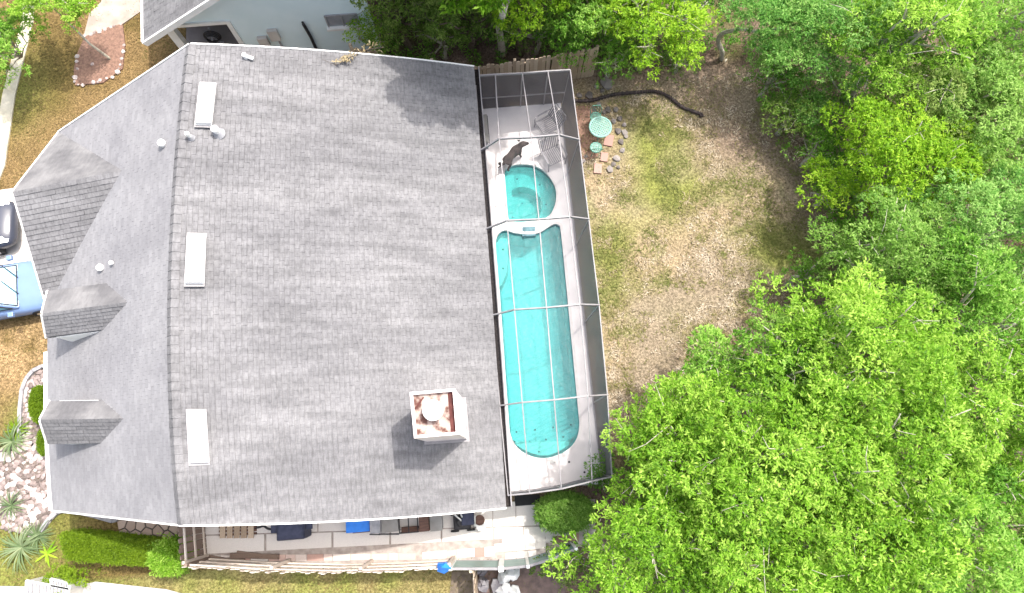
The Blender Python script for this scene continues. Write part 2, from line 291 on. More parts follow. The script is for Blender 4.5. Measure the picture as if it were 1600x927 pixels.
def crown_mesh(name, c, rx, ry, rz, bough=0.62, density=75, leaf=0.15, nl=6, tone=0.5, ragged=0.25, hollow=0.12, plume=0.7):
    """a crown of separate boughs on and inside an uneven dome; each bough is a tuft of sprigs"""
    nb = max(6, int(rx*ry*math.pi/(bough*bough)*0.62)); Vs = []; Fs = []; Ts = []; o = 0; tops = []
    ga = 2.39996; lob = [(c[0]+rx*q_*math.cos(w_), c[1]+ry*q_*math.sin(w_)) for q_, w_ in ((math.sqrt(random.random())*.9, random.uniform(0, 6.28)) for _ in range(7))]; rl = 0.42*min(rx, ry); relief = 0.65*rz if rz > .9 else 0
    for layer, (k, frac, up) in enumerate(((nb, 1.0, 1.0), (int(nb*0.55), 0.9, 0.45), (int(nb*0.4), 1.0, -0.1))):
        for i in range(k):
            r = math.sqrt((i+0.5)/k); th = i*ga+layer; r *= frac
            if layer == 2: r = 0.75+0.25*r
            ex = 1+ragged*(random.random()-0.5)*2*(r**2)
            x = c[0]+rx*r*ex*math.cos(th)+random.gauss(0, bough*0.22); y = c[1]+ry*r*ex*math.sin(th)+random.gauss(0, bough*0.22)
            if layer == 0 and random.random() < hollow: continue
            z = c[2]+up*rz*math.sqrt(max(0, 1-min(r, 0.97)**2))+random.gauss(0, 0.30)*(0.5+rz*0.2)-(0.45*rz*random.random() if layer == 2 else 0)
            z += relief*(0.55-min(1.3, min(math.hypot(x-a_, y-b_) for a_, b_ in lob)/rl)**2*0.8) if layer == 0 else 0      # lobes with clefts between
            br = bough*random.uniform(0.6, 1.2); n = int(density*(br/bough)**2*random.uniform(0.7, 1.1)*(1 if layer == 0 else 0.6))
            P, d = blob_points((0, 0, 0), br, max(8, n), 0.55)
            rd = np.array([math.cos(th), math.sin(th), 0.35])*min(1, r*1.3)+np.array([random.gauss(0, .35), random.gauss(0, .35), .15]); rd /= max(.3, np.linalg.norm(rd))
            P = P+(P@rd)[:, None]*rd*plume+np.array((x, y, z)); P[:, 2] -= 0.10*np.abs((P-np.array((x, y, z)))@rd)     # drawn out into a plume along its branch
            D = nrm(d*0.6+rd*0.9+np.array([0, 0, 0.35])); tn = np.full(len(P), tone+random.gauss(0, 0.14))+RNG.normal(0, 0.10, len(P))
            V, F, t = sprigs(P, D, leaf, nl, tn); Vs.append(V); Fs.append(F+o); Ts.append(t); o += len(V); tops.append((x, y, z))
    return np_mesh(name, np.concatenate(Vs), np.concatenate(Fs), np.concatenate(Ts)), tops
def tree(px, py, zt, rpx, rpy, pal, label, cat='tree', name='tree', trunk=True, base=None, bough=0.62, density=75, leaf=0.15, nl=6, tone=0.5,
         ragged=0.25, hollow=0.12, flat=0.75, bark='bark', group=None, limbs=5, twig=0.03, thin=1.0):
    """crown centre seen at px,py with its middle at height zt*0.75"""
    zc = zt*0.72; c = G(px, py, zc); sc = (CAMZ-zc)/FPX; rx = rpx*sc; ry = rpy*sc; rz = min(zt-zc+0.15*zt, flat*max(rx, ry))
    b = Vector((c.x, c.y, 0)) if base is None else G(*base); t = thing(name, label, cat, b, group)
    me, tops = crown_mesh('crown', (c.x-b.x, c.y-b.y, c.z), rx, ry, rz, bough, density, leaf, nl, tone, ragged, hollow)
    link('crown', me, LF[pal], t)
    if trunk:
        m = MB(); r0 = (0.05+0.022*zt)*thin; fork = Vector((c.x, c.y, zc*0.62)); mid = L3(b, fork, 0.5)+Vector((random.uniform(-.15, .15), random.uniform(-.15, .15), 0))
        m.tube([b+Vector((0, 0, -0.1)), b+Vector((0, 0, 0.15)), mid, fork], [r0*1.3, r0, r0*0.85, r0*0.7], 9)
        ends = random.sample(tops, min(len(tops), limbs*3))
        for i, e in enumerate(ends):
            e = Vector(e)+Vector((b.x, b.y, 0)); k = e-fork; q = fork+k*0.5+Vector((random.gauss(0, .15), random.gauss(0, .15), k.length*0.10))
            m.tube([fork, L3(fork, q, 0.5)+Vector((0, 0, .05)), q, L3(q, e, 0.6)+Vector((0, 0, .1*zt/6)), e+Vector((random.gauss(0, .2), random.gauss(0, .2), 0.36*min(1, zt/6)))], [r0*0.5, r0*0.38, r0*0.28, twig, twig*0.35], 6)
            for _ in range(3 if zt > 3 else 0):
                a_ = L3(q, e, random.uniform(.5, 1)); d_ = Vector((random.gauss(0, .45), random.gauss(0, .45), .42)); m.tube([a_, a_+d_*.55+Vector((random.gauss(0, .08), random.gauss(0, .08), .06)), a_+d_], [twig*.42, twig*.32, twig*.15], 5)
        part('trunk', m, M[bark], t, smooth=True)
    return t
def bush(px, py, h, rpx, rpy, pal, label, cat='shrub', name='shrub', **k):
    k.setdefault('bough', 0.3); k.setdefault('density', 45); k.setdefault('leaf', 0.09); k.setdefault('nl', 5); k.setdefault('twig', 0.012); k.setdefault('limbs', 3)
    return tree(px, py, h, rpx, rpy, pal, label, cat, name, **k)
def clipped(px_poly, h, pal, label, cat, name, leaf=0.06, n=9000, jitter=0.04, tone=0.5):
    """clipped hedge: a dense skin of leaves over a prism, round a twiggy core"""
    poly = [G(*p, h) for p in px_poly]; c = sum(poly, Vector())/len(poly); t = thing(name, label, cat, (c.x, c.y, 0)); k = len(poly)
    core = MB().prism([(c.x+(p.x-c.x)*0.9, c.y+(p.y-c.y)*0.9) for p in poly], 0.0, h-0.07); part('core', core, M['hedgecore'], t)
    P = []; D = []
    tri = [(c, poly[i], poly[(i+1) % k]) for i in range(k)]; ar = [abs((b-a).cross(d-a).z)/2 for a, b, d in tri]; per = [(poly[(i+1) % k]-poly[i]).length*h for i in range(k)]
    tot = sum(ar)+sum(per)*0.6; cen = np.array(c)
    for (a, b, d), A_ in zip(tri, ar):
        m = int(n*A_/tot); u = RNG.random((m, 2)); f = u.sum(1) > 1; u[f] = 1-u[f]
        q = np.array(a)+u[:, :1]*(np.array(b)-np.array(a))+u[:, 1:]*(np.array(d)-np.array(a)); q[:, 2] = h+RNG.normal(0, jitter, m)+(fbm(q[:, 0], q[:, 1], 0.7)-0.5)*0.18
        P.append(q); D.append(np.tile([0, 0, 1.], (m, 1)))
    for i in range(k):
        a = np.array(poly[i]); b = np.array(poly[(i+1) % k]); m = int(n*per[i]*0.6/tot); u = RNG.random((m, 1)); q = a+u*(b-a); q[:, 2] = RNG.uniform(0.05, h, m)
        nn = np.array([(b-a)[1], -(b-a)[0], 0]); nn = nn/np.linalg.norm(nn); nn = nn if nn@(a-cen) > 0 else -nn
        P.append(q+nn*RNG.normal(0, jitter, (m, 1))); D.append(np.tile(nn+np.array([0, 0, .3]), (m, 1)))
    P = np.concatenate(P); D = nrm(np.concatenate(D)); V, F, tt = sprigs(P, D, leaf, 3, tone+0.35*(fbm(P[:, 0], P[:, 1], 0.5)-0.5)); V = V-np.array([c.x, c.y, 0])
    link('foliage', np_mesh('foliage', V, F, tt), LF[pal], t); return t
M['hedgecore'] = mat('hedge_twigs', (0.06, 0.10, 0.02), (0.03, 0.06, 0.012), 12, 0.9)
def spiky(px, py, n, ln, wd, pal, label, cat='plant', name='strappy_plant', lift=0.6, tone=0.5):
    b = G(px, py); t = thing(name, label, cat, b); V = []; F = []; T = []
    for i in range(n):
        th = i*2.39996+random.random()*0.5; L_ = ln*random.uniform(0.6, 1.1); up = lift*random.uniform(0.5, 1.3); o = len(V); d = Vector((math.cos(th), math.sin(th), 0)); s = Vector((-d.y, d.x, 0)); tn = tone+random.gauss(0, 0.2)
        for j in range(5):
            u = j/4; p = d*(L_*u)+Vector((0, 0, L_*up*(1.6*u-1.5*u*u)+0.05)); w = wd*(1-u**2)*(0.5+u)*0.9+0.002; V += [p-s*w/2, p+s*w/2]
        for j in range(4): F.append((o+2*j, o+2*j+1, o+2*j+3, o+2*j+2)); T.append(tn)
    link('leaves', np_mesh('leaves', np.array([tuple(v) for v in V]), np.array(F), np.array(T)), LF[pal], t); return t

# ================================================================== ground
DX0, DX1, DY0, DY1 = -0.45, 2.82, -0.85, 12.45      # pool deck footprint
xs = np.concatenate([[-500, -120, -45], np.arange(-26, 28.01, 0.17), [45, 120, 500]]); ys = np.concatenate([[-500, -120, -30], np.arange(-13, 25.01, 0.17), [45, 120, 500]])
XX, YY = np.meshgrid(xs, ys); nxn, nyn = len(xs), len(ys)
ZZ = (fbm(XX, YY, 1.7)-0.5)*0.05*((np.abs(XX) < 30) & (np.abs(YY) < 30)); ZZ -= 0.02
inside = (XX > DX0-0.9) & (XX < DX1+0.3) & (YY > DY0-0.9) & (YY < DY1+0.3); ZZ[inside] = -0.03
def smooth(a, b, x): t = np.clip((x-a)/(b-a), 0, 1); return t*t*(3-2*t)
def blobm(px, py, r, z=0):
    c = G(px, py, z); return np.exp(-(((XX-c.x)**2+(YY-c.y)**2)/r**2))
gcol = np.zeros(XX.shape+(3,))
straw = np.array([0.285, 0.225, 0.145]); brown = np.array([0.215, 0.160, 0.125]); green = np.array([0.165, 0.185, 0.045]); litter = np.array([0.125, 0.088, 0.070]); olive = np.array([0.150, 0.106, 0.042]); pinkish = np.array([0.33, 0.265, 0.215])
def mixc(a, b, t): return a*(1-t[..., None])+b*t[..., None]
n1 = fbm(XX, YY, 1.3); n2 = fbm(XX+40, YY+11, 0.55); n3 = fbm(XX-17, YY+23, 3.0)
yard = np.tile(straw, XX.shape+(1,)); yard = mixc(yard, pinkish, smooth(0.45, 0.7, n2)*0.7)
gz = 0.75*blobm(1030, 210, 1.1)+0.8*blobm(1045, 290, 1.2)+0.5*blobm(960, 380, 1.2)+0.65*blobm(1180, 290, 1.5)+0.8*blobm(1230, 390, 1.4)+0.4*blobm(950, 450, 1.2)+0.35*blobm(1060, 500, 1.0)
yard = mixc(yard, green, np.clip(gz*smooth(0.25, 0.55, n1)*1.5, 0, 0.92)); yard = mixc(yard, green*0.9, smooth(0.56, 0.72, n2)*0.5); yard = mixc(yard, np.array([.25, .205, .155]), smooth(.5, .68, n3)*.8)
bz = 0.8*blobm(1110, 130, 1.3)+0.7*blobm(1210, 230, 1.4)+0.8*blobm(1270, 330, 1.2)+0.6*blobm(1000, 120, 1.1)+0.55*blobm(1130, 220, 1.2)
yard = mixc(yard, brown, np.clip(bz*smooth(0.2, 0.6, n1+0.1)*1.2, 0, 0.9))
front = np.tile(olive, XX.shape+(1,)); front = mixc(front, np.array([0.23, 0.155, 0.075]), smooth(0.42, 0.62, n1)*0.75)
front = mixc(front, np.array([0.34, 0.235, 0.125]), np.clip(1.1*blobm(20, 560, 1.9), 0, 1)*smooth(0.2, 0.5, n2)); front = mixc(front, green*1.05, np.clip(0.8*blobm(10, 140, 1.5)+1.2*blobm(20, 850, 2.0)+0.7*blobm(30, 655, .6), 0, 0.9))
side = np.tile(np.array([0.26, 0.22, 0.095]), XX.shape+(1,)); side = mixc(side, green*1.2, smooth(0.42, 0.65, n1)*0.8)
wood = mixc(np.tile(litter, XX.shape+(1,)), brown, smooth(0.4, 0.7, n2)); wood = mixc(wood, green*0.6, smooth(0.5, 0.75, n1)*0.5)
gcol = np.where((XX < -6)[..., None], front, yard); gcol = np.where(((YY < -2.4) & (XX < 0.9))[..., None], mixc(side, green, smooth(-10.5, -13, XX)), gcol)
edge = [(880, 60), (1000, 108), (1080, 105), (1130, 80), (1180, 110), (1215, 200), (1280, 260), (1290, 330), (1300, 410), (1230, 440), (1200, 520), (1100, 530), (1000, 640), (950, 700), (870, 770), (880, 1100), (2300, 1100), (2300, -300), (880, -300)]
ep = np.array([(G(*p).x, G(*p).y) for p in edge])
def sdist(X, Y, P):
    d = np.full(X.shape, 1e9); ins = np.zeros(X.shape, bool)
    for i in range(len(P)):
        a = P[i-1]; b = P[i]; ab = b-a; t = np.clip(((X-a[0])*ab[0]+(Y-a[1])*ab[1])/(ab@ab), 0, 1); d = np.minimum(d, np.hypot(X-a[0]-t*ab[0], Y-a[1]-t*ab[1]))
        c = ((a[1] > Y) != (b[1] > Y)) & (X < (b[0]-a[0])*(Y-a[1])/(b[1]-a[1]+1e-12)+a[0]); ins ^= c
    return np.where(ins, d, -d)
sd = sdist(XX, YY, ep); gcol = mixc(gcol, 0, np.zeros(XX.shape)); wt = smooth(-0.7, 0.5, sd+(n2-0.5)*1.2); gcol = gcol*(1-wt[..., None])+wood*wt[..., None]
north = smooth(13.0, 13.6, YY+(n2-.5))*smooth(-6.5, -5.5, XX); gcol = gcol*(1-north[..., None])+(wood*0.9)*north[..., None]
gcol *= (0.82+0.36*fbm(XX+3, YY+3, 0.3))[..., None]
V = np.stack([XX, YY, ZZ], -1).reshape(-1, 3); idx = np.arange(nxn*nyn).reshape(nyn, nxn)
F = np.stack([idx[:-1, :-1], idx[:-1, 1:], idx[1:, 1:], idx[1:, :-1]], -1).reshape(-1, 4)
cx = (XX[:-1, :-1]+XX[1:, 1:]).ravel()/2; cy = (YY[:-1, :-1]+YY[1:, 1:]).ravel()/2
F = F[~((cx > DX0+0.2) & (cx < DX1-0.2) & (cy > DY0+0.2) & (cy < DY1-0.2))]
me = np_mesh('ground', V, F, np.zeros(len(F))); ca = me.attributes.new('soil', 'FLOAT_COLOR', 'POINT'); ca.data.foreach_set('color', np.concatenate([gcol.reshape(-1, 3), np.ones((len(V), 1))], 1).astype(np.float32).ravel())
gm = bpy.data.materials.new('ground_soil'); gm.use_nodes = True; n, l = nodes(gm); b = n['Principled BSDF']; b.inputs['Roughness'].default_value = 0.95; b.inputs['Specular IOR Level'].default_value = 0.1
at = n.new('ShaderNodeAttribute'); at.attribute_name = 'soil'; tc = n.new('ShaderNodeTexCoord'); nz = n.new('ShaderNodeTexNoise'); nz.inputs['Scale'].default_value = 14; nz.inputs['Detail'].default_value = 8; nz.inputs['Roughness'].default_value = 0.75
l.new(tc.outputs['Object'], nz.inputs['Vector']); cr = n.new('ShaderNodeValToRGB'); cr.color_ramp.elements[0].position = 0.36; cr.color_ramp.elements[1].position = 0.66
cr.color_ramp.elements[0].color = (0.34, 0.33, 0.30, 1); cr.color_ramp.elements[1].color = (1.5, 1.48, 1.45, 1); l.new(nz.outputs[0], cr.inputs[0])
mx = n.new('ShaderNodeMix'); mx.data_type = 'RGBA'; mx.blend_type = 'MULTIPLY'; mx.inputs[0].default_value = 1; l.new(at.outputs['Color'], mx.inputs[6]); l.new(cr.outputs[0], mx.inputs[7]); l.new(mx.outputs[2], b.inputs['Base Color'])
bp = n.new('ShaderNodeBump'); bp.inputs['Strength'].default_value = 0.9; bp.inputs['Distance'].default_value = 0.05; l.new(nz.outputs[0], bp.inputs['Height']); l.new(bp.outputs[0], b.inputs['Normal'])
me.materials.append(gm); go = bpy.data.objects.new('ground', me); COL.objects.link(go); go['kind'] = 'structure'; me.polygons.foreach_set('use_smooth', [True]*len(me.polygons))
# grass blades and straw, thick where the lawns are
def tufts(name, n, box, ok, size, lab, matl, tone):
    X = RNG.uniform(box[0], box[1], n); Y = RNG.uniform(box[2], box[3], n); k = ok(X, Y); X = X[k]; Y = Y[k]; n = len(X)
    C = np.stack([X, Y, (fbm(X, Y, 1.7)-0.5)*0.05-0.02], 1); A = RNG.normal(0, 1, (n, 3)); A[:, 2] = np.abs(A[:, 2])*0.5+0.25; A = nrm(A); Ln = size*RNG.uniform(0.6, 1.5, n)
    V, F = leaf_arrays(C, A, Ln, Ln*RNG.uniform(0.10, 0.22, n), 0.25); t = tone(X, Y)+RNG.normal(0, 0.15, n)
    return link(name, np_mesh(name, V, F, t), matl, None, lab, 'grass', kind='stuff')
M['grass'] = tint_mat('lawn_blades', [(0, (0.15, 0.17, 0.045)), (0.35, (0.24, 0.215, 0.085)), (0.6, (0.37, 0.295, 0.20)), (1, (0.58, 0.50, 0.395))], 0.8, leaf=0.25)
M['grass_front'] = tint_mat('front_lawn_blades', [(0, (0.11, 0.14, 0.032)), (0.5, (0.19, 0.135, 0.050)), (1, (0.29, 0.20, 0.105))], 0.8, leaf=0.25)
sdf = lambda X, Y: sdist(X, Y, ep)
def gfield(pts):
    cs = [(G(a, b_), r, w) for a, b_, r, w in pts]
    return lambda X, Y: sum(w*np.exp(-(((X-c.x)**2+(Y-c.y)**2)/r**2)) for c, r, w in cs)
gf = gfield([(1030, 210, 1.1, .7), (1045, 290, 1.2, .7), (960, 380, 1.2, .4), (1180, 290, 1.5, .6), (1230, 390, 1.4, .7), (950, 450, 1.2, .35)])
bfld = gfield([(1110, 130, 1.4, .8), (1210, 230, 1.5, .75), (1270, 330, 1.3, .75), (1000, 120, 1.1, .55), (1130, 220, 1.2, .5)])
def yard_ok(X, Y): return (RNG.random(len(X)) > 0.85*bfld(X, Y)) & (sdf(X, Y) < 0.3) & (X > 3.1) & (Y < 13) & (fbm(X+5, Y, 0.8) > 0.34+0.28*RNG.random(len(X)))
tufts('grass', 80000, (3.0, 12.5, -1, 13), yard_ok, 0.13, 'dry straw coloured lawn grass with green patches in the back yard', M['grass'], lambda X, Y: 0.60-1.15*gf(X, Y)*fbm(X, Y, 1.0)*1.5+(fbm(X+3, Y+8, .35)-.5)*1.9)
def front_ok(X, Y): return ((X < -10.2) & (Y > 11.2-0.9*(X+13.0)*(X > -13.0))) | (X < -13.2)
tufts('grass', 60000, (-19, -8, -4, 19), front_ok, 0.08, 'brown and olive grass on the front lawn', M['grass_front'], lambda X, Y: 0.55+(fbm(X, Y, 1.0)-.5)*1.2)
tufts('grass', 22000, (-14.5, 0.5, -6, -2.0), lambda X, Y: (Y < -2.75) | (X < -10.2), 0.08, 'yellow green grass strip outside the side fence', M['grass_front'], lambda X, Y: 0.3+(fbm(X, Y, 0.8)-.5)*1.4)

# ---- paths, beds, drives
sheet('driveway', [(-260, 330), (-20, 300), (40, 292), (120, 300), (120, 488), (62, 488), (-20, 504), (-260, 560)], M['concrete_white'], 0.02)
sheet('pavement', [(34, -60), (60, -60), (52, 35), (24, 150), (8, 260), (-20, 330), (-40, 330), (-12, 250), (4, 150), (34, 35)], M['walk'], 0.03)
sheet('path', [(131, 58), (140, 22), (158, 4), (180, -60), (260, -60), (235, 8), (192, 38)], M['path_concrete'], 0.02)
sheet('mulch_bed', [(120, 88), (133, 58), (165, 45), (192, 38), (196, 72), (192, 108), (162, 130), (118, 134), (116, 110)], M['mulch'], 0.035)
sheet('mulch_patch', [(899, 166), (930, 166), (938, 200), (934, 245), (912, 252), (902, 215)], M['mulch'], 0.02)
sheet('street', [(-200, 912), (60, 917), (95, 921), (150, 909), (260, 921), (330, 940), (330, 1300), (-200, 1300)], M['concrete_white'], 0.02)
sheet('shade_strip', [(706, 893), (742, 893), (742, 960), (700, 960)], mat('shade_brown', (0.20, 0.155, 0.11), (0.13, 0.10, 0.075), 6), 0.005)  # brown patch standing in for a triangle of shade on the grass
sheet('dirt_yard', [(742, 890), (880, 880), (890, 1000), (742, 1000)], mat('brown_dirt', (0.19, 0.13, 0.115), (0.11, 0.08, 0.07), 5), 0.008)

def rock_meshes(k, seed=1):
    out = []
    for i in range(k):
        bm = bmesh.new(); bmesh.ops.create_icosphere(bm, subdivisions=1, radius=1)
        for v in bm.verts: v.co *= random.uniform(0.72, 1.15); v.co.z *= 0.6
        me = bpy.data.meshes.new('rock'); bm.to_mesh(me); bm.free()
        a = me.attributes.new('tint', 'FLOAT', 'FACE'); tn = (i+0.5)/k; a.data.foreach_set('value', np.clip(np.full(len(me.polygons), tn)+RNG.normal(0, .06, len(me.polygons)), 0, 1).astype(np.float32)); out.append(me)
    return out
ROCKS = rock_meshes(12); [r.materials.append(M['rock']) for r in ROCKS]
STONES = rock_meshes(8); [r.materials.append(M['stone']) for r in STONES]
def put_rock(name, me, p, s, parent): 
    o = bpy.data.objects.new(name, me); COL.objects.link(o); o.parent = parent; o.location = p-wpos(parent); o.rotation_euler = (0, 0, random.uniform(0, 6.28)); o.scale = (s*random.uniform(.8, 1.25), s, s*random.uniform(.6, .9)); return o
def inpoly(x, y, P):
    c = False
    for i in range(len(P)):
        a = P[i-1]; b = P[i]
        if (a[1] > y) != (b[1] > y) and x < (b[0]-a[0])*(y-a[1])/(b[1]-a[1])+a[0]: c = not c
    return c
bed1 = [(-8, 705), (40, 690), (82, 688), (95, 795), (60, 835), (10, 830), (-8, 800)]
bed2 = [(40, 605), (55, 582), (90, 576), (90, 615), (62, 610), (50, 625), (50, 660), (60, 690), (60, 705), (36, 705), (36, 640)]
m_bed = mat('bed_gravel', (0.24, 0.19, 0.17), (0.11, 0.09, 0.075), 9, 0.95, bump=0.6)
rb = sheet('rock_bed', bed1, m_bed, 0.012); rb2 = sheet('rock_bed', [(36, 600), (50, 580), (95, 573), (95, 705), (34, 705)], m_bed, 0.012)
def fill_rocks(poly, parent, n, smin, smax, dmin):
    pts = []; tries = 0
    while len(pts) < n and tries < n*60:
        tries += 1; x = random.uniform(min(p[0] for p in poly), max(p[0] for p in poly)); y = random.uniform(min(p[1] for p in poly), max(p[1] for p in poly))
        if not inpoly(x, y, poly): continue
        if any((x-a)**2+(y-b_)**2 < dmin*dmin for a, b_ in pts): continue
        pts.append((x, y)); q = G(x, y); s = random.uniform(smin, smax); q.z = 0.012+s*0.22; put_rock('rock', random.choice(ROCKS), q, s, parent)
fill_rocks(bed1, rb, 290, 0.06, 0.13, 5.0); fill_rocks(bed2, rb2, 110, 0.06, 0.11, 5.0)
mbo = bpy.data.objects['mulch_bed']
for x, y in [(133, 58), (142, 54), (149, 52), (158, 50), (166, 46), (173, 43), (180, 41), (190, 38), (195, 72), (194, 82), (192, 92), (190, 101), (187, 108), (184, 113), (176, 121), (168, 124), (158, 127), (154, 129), (148, 129), (130, 134), (124, 133), (117, 129), (118, 121), (121, 108), (122, 97), (123, 89), (147, 101)]:
    s = random.uniform(0.05, 0.105); q = G(x+random.uniform(-1.5, 1.5), y+random.uniform(-1, 1)); q.z = 0.04; put_rock('edging_stone', random.choice(ROCKS[5:]), q, s, mbo)
mpo = bpy.data.objects['mulch_patch']
for x, y, s in [(905, 150, .16), (921, 150, .2), (947, 131, .3), (932, 136, .12), (936, 164, .13), (941, 142, .12), (928, 172, .1), (950, 172, .15), (962, 172, .14), (958, 190, .14), (968, 186, .15), (975, 195, .12), (966, 205, .17), (976, 208, .14), (970, 222, .15), (978, 214, .1), (972, 235, .15), (963, 248, .17), (953, 265, .16), (958, 257, .13), (966, 262, .1), (944, 176, .11), (915, 245, .12), (912, 252, .1)]:
    q = G(x, y); q.z = 0.03; put_rock('stone', random.choice(STONES), q, s*.82, mpo)
for x, y, w in [(951, 220, 16), (944, 246, 13), (934, 264, 14)]:
    a = G(x-w/2, y-w/2); c = G(x+w/2, y+w/2); q = MB(); q.box((a.x, c.y, -0.02), (c.x, a.y, 0.05), Matrix.Rotation(random.uniform(-.3, .3), 3, 'Z'), (a+c)/2, random.uniform(0, .12)); part('brick_paver', q, M['slab'], mpo, bevel=0.008)
# grey edging strips round the front beds
def edging(pts, label):
    q = MB(); P = [G(*p, 0) for p in pts]
    for a, c in zip(P, P[1:]): q.beam(a+Vector((0, 0, .05)), c+Vector((0, 0, .05)), 0.12, 0.14)
    return solo('bed_edging', q, M['kerb'], label, 'edging')
edging([(84, 571), (68, 573), (54, 580), (44, 592), (37, 610), (34, 640), (33, 690)], 'curved pale grey edging round the white rock bed with the green shrub')
edging([(66, 830), (78, 812), (92, 800), (108, 796)], 'dark edging strip curving away from the lower corner of the house')
edging([(112, 797), (150, 806), (178, 814), (186, 811)], 'thin edging strip beside the flagstone path under the eave')

# ---- flagstone path
fp = sheet('flagstone_path', [(182, 812), (280, 815), (280, 858), (205, 852)], mat('joint_soil', (0.12, 0.10, 0.085), (0.07, 0.06, 0.05), 8), 0.01)
def voronoi(px, poly, parent, name, m, gap, z):
    pts = [Vector((G(*p).x, G(*p).y)) for p in px]; P0 = [Vector((G(*p).x, G(*p).y)) for p in poly]
    for i, c in enumerate(pts):
        P = list(P0)
        for j, d in enumerate(pts):
            if i == j: continue
            mid = (c+d)/2; nn = (d-c).normalized(); lim = mid.dot(nn)-gap; out = []
            for k in range(len(P)):
                a = P[k-1]; b_ = P[k]; da = a.dot(nn)-lim; db = b_.dot(nn)-lim
                if (da <= 0) != (db <= 0): out.append(a.lerp(b_, da/(da-db)))
                if db <= 0: out.append(b_)
            P = out
            if not P: break
        if len(P) > 2: part(name, MB().prism(P, -0.03, z+random.uniform(0, .012)), m, parent)
voronoi([(190, 818), (205, 822), (194, 835), (212, 836), (220, 822), (230, 832), (218, 847), (236, 818), (240, 845), (248, 830), (258, 820), (262, 838), (272, 824), (228, 845), (270, 850)], [(184, 813), (278, 816), (278, 856), (207, 850), (188, 838)], fp, 'flagstone', M['flag'], 0.022, 0.03)

# ---- patio along the side of the house
pat = sheet('patio', [(276, 800), (930, 780), (930, 852), (868, 858), (856, 876), (700, 876), (520, 884), (284, 884)], mat('patio_base', (0.44, 0.39, 0.36), (0.30, 0.26, 0.24), 5, 0.95, bump=0.4), 0.005)
def slab(quad, t, z=0.035, name='paver'):
    q = MB(); P = [G(*p) for p in quad]; c = sum(P, Vector())/4; q.prism([(c.x+(p.x-c.x)*0.965, c.y+(p.y-c.y)*0.965) for p in P], -0.02, z+random.uniform(0, .008), t); part(name, q, M['slab'], pat)
def strip(x0, x1, yt, yb, edges, t, **k):
    f = lambda x, y: y[0]+(y[1]-y[0])*(x-x0)/(x1-x0)
    for a, c in zip(edges, edges[1:]): slab([(a, f(a, yt)), (c, f(c, yt)), (c, f(c, yb)), (a, f(a, yb))], t() if callable(t) else t, **k)
strip(320, 900, (800, 780), (836, 820), [320, 374, 430, 497, 560, 620, 672, 725, 770, 806, 838, 870, 900], lambda: random.uniform(.62, .8), name='slab')
strip(320, 900, (837, 821), (866, 836), [320, 415, 520, 610, 690, 772, 818, 865, 900], lambda: random.uniform(.66, .9), name='slab')
strip(784, 865, (838, 833), (851, 848), [784, 820, 852, 865], lambda: random.uniform(.75, .9), name='slab')
strip(660, 772, (863, 854), (874, 869), [660, 676, 692, 698, 714, 730, 742, 757, 773], lambda: random.choice([.1, .2, .3, .85, .95, .6]))
strip(772, 853, (850, 843), (863, 857), [772, 788, 804, 821, 837, 853], lambda: random.uniform(.7, 1))
strip(789, 838, (864, 860), (874, 870), [789, 807, 825, 838], lambda: random.choice([.1, .9, .6]))
strip(322, 650, (868, 864), (878, 875), [322, 345, 372, 392, 420, 447, 462, 480, 506, 520, 548, 580, 607, 622, 650], lambda: random.uniform(.15, .75))
strip(300, 322, (822, 822), (868, 868), [300, 322], .5)
slab([(866, 836), (905, 833), (905, 846), (868, 849)], 0.05, name='paver')

# ================================================================== house
HE, HR = 2.8, 6.0
ROOF_E = [G(740, 105, HE), G(767, 450, HE), G(790, 793, HE)]
ROOF_R = [G(297, 70, HR), G(269, 450, HR), G(285, 820, HR)]
ROOF_F = [G(92, 207, HE), G(75, 520, HE), G(83, 797, HE)]
def quad3(P, t): return P[0]*((1-t)*(1-2*t))+P[1]*(4*t*(1-t))+P[2]*(t*(2*t-1))
def mk(P): 
    # parameter of the middle sample
    return P
def patch(A, B, bt=0.0, bb=0.0):
    def S(u, v):
        p = quad3(A, v).lerp(quad3(B, v), u); p = p.copy(); p.y += 4*u*(1-u)*((1-v)*bt+v*bb); return p
    return S
S_back = patch(ROOF_R, ROOF_E, 0.12, -0.10); S_front = patch(ROOF_R, ROOF_F, 0.0, 0.0)
house = thing('house', 'large grey shingled house filling the left half, with white roof vents and a chimney', 'house', (-6.5, 5.5, 0))
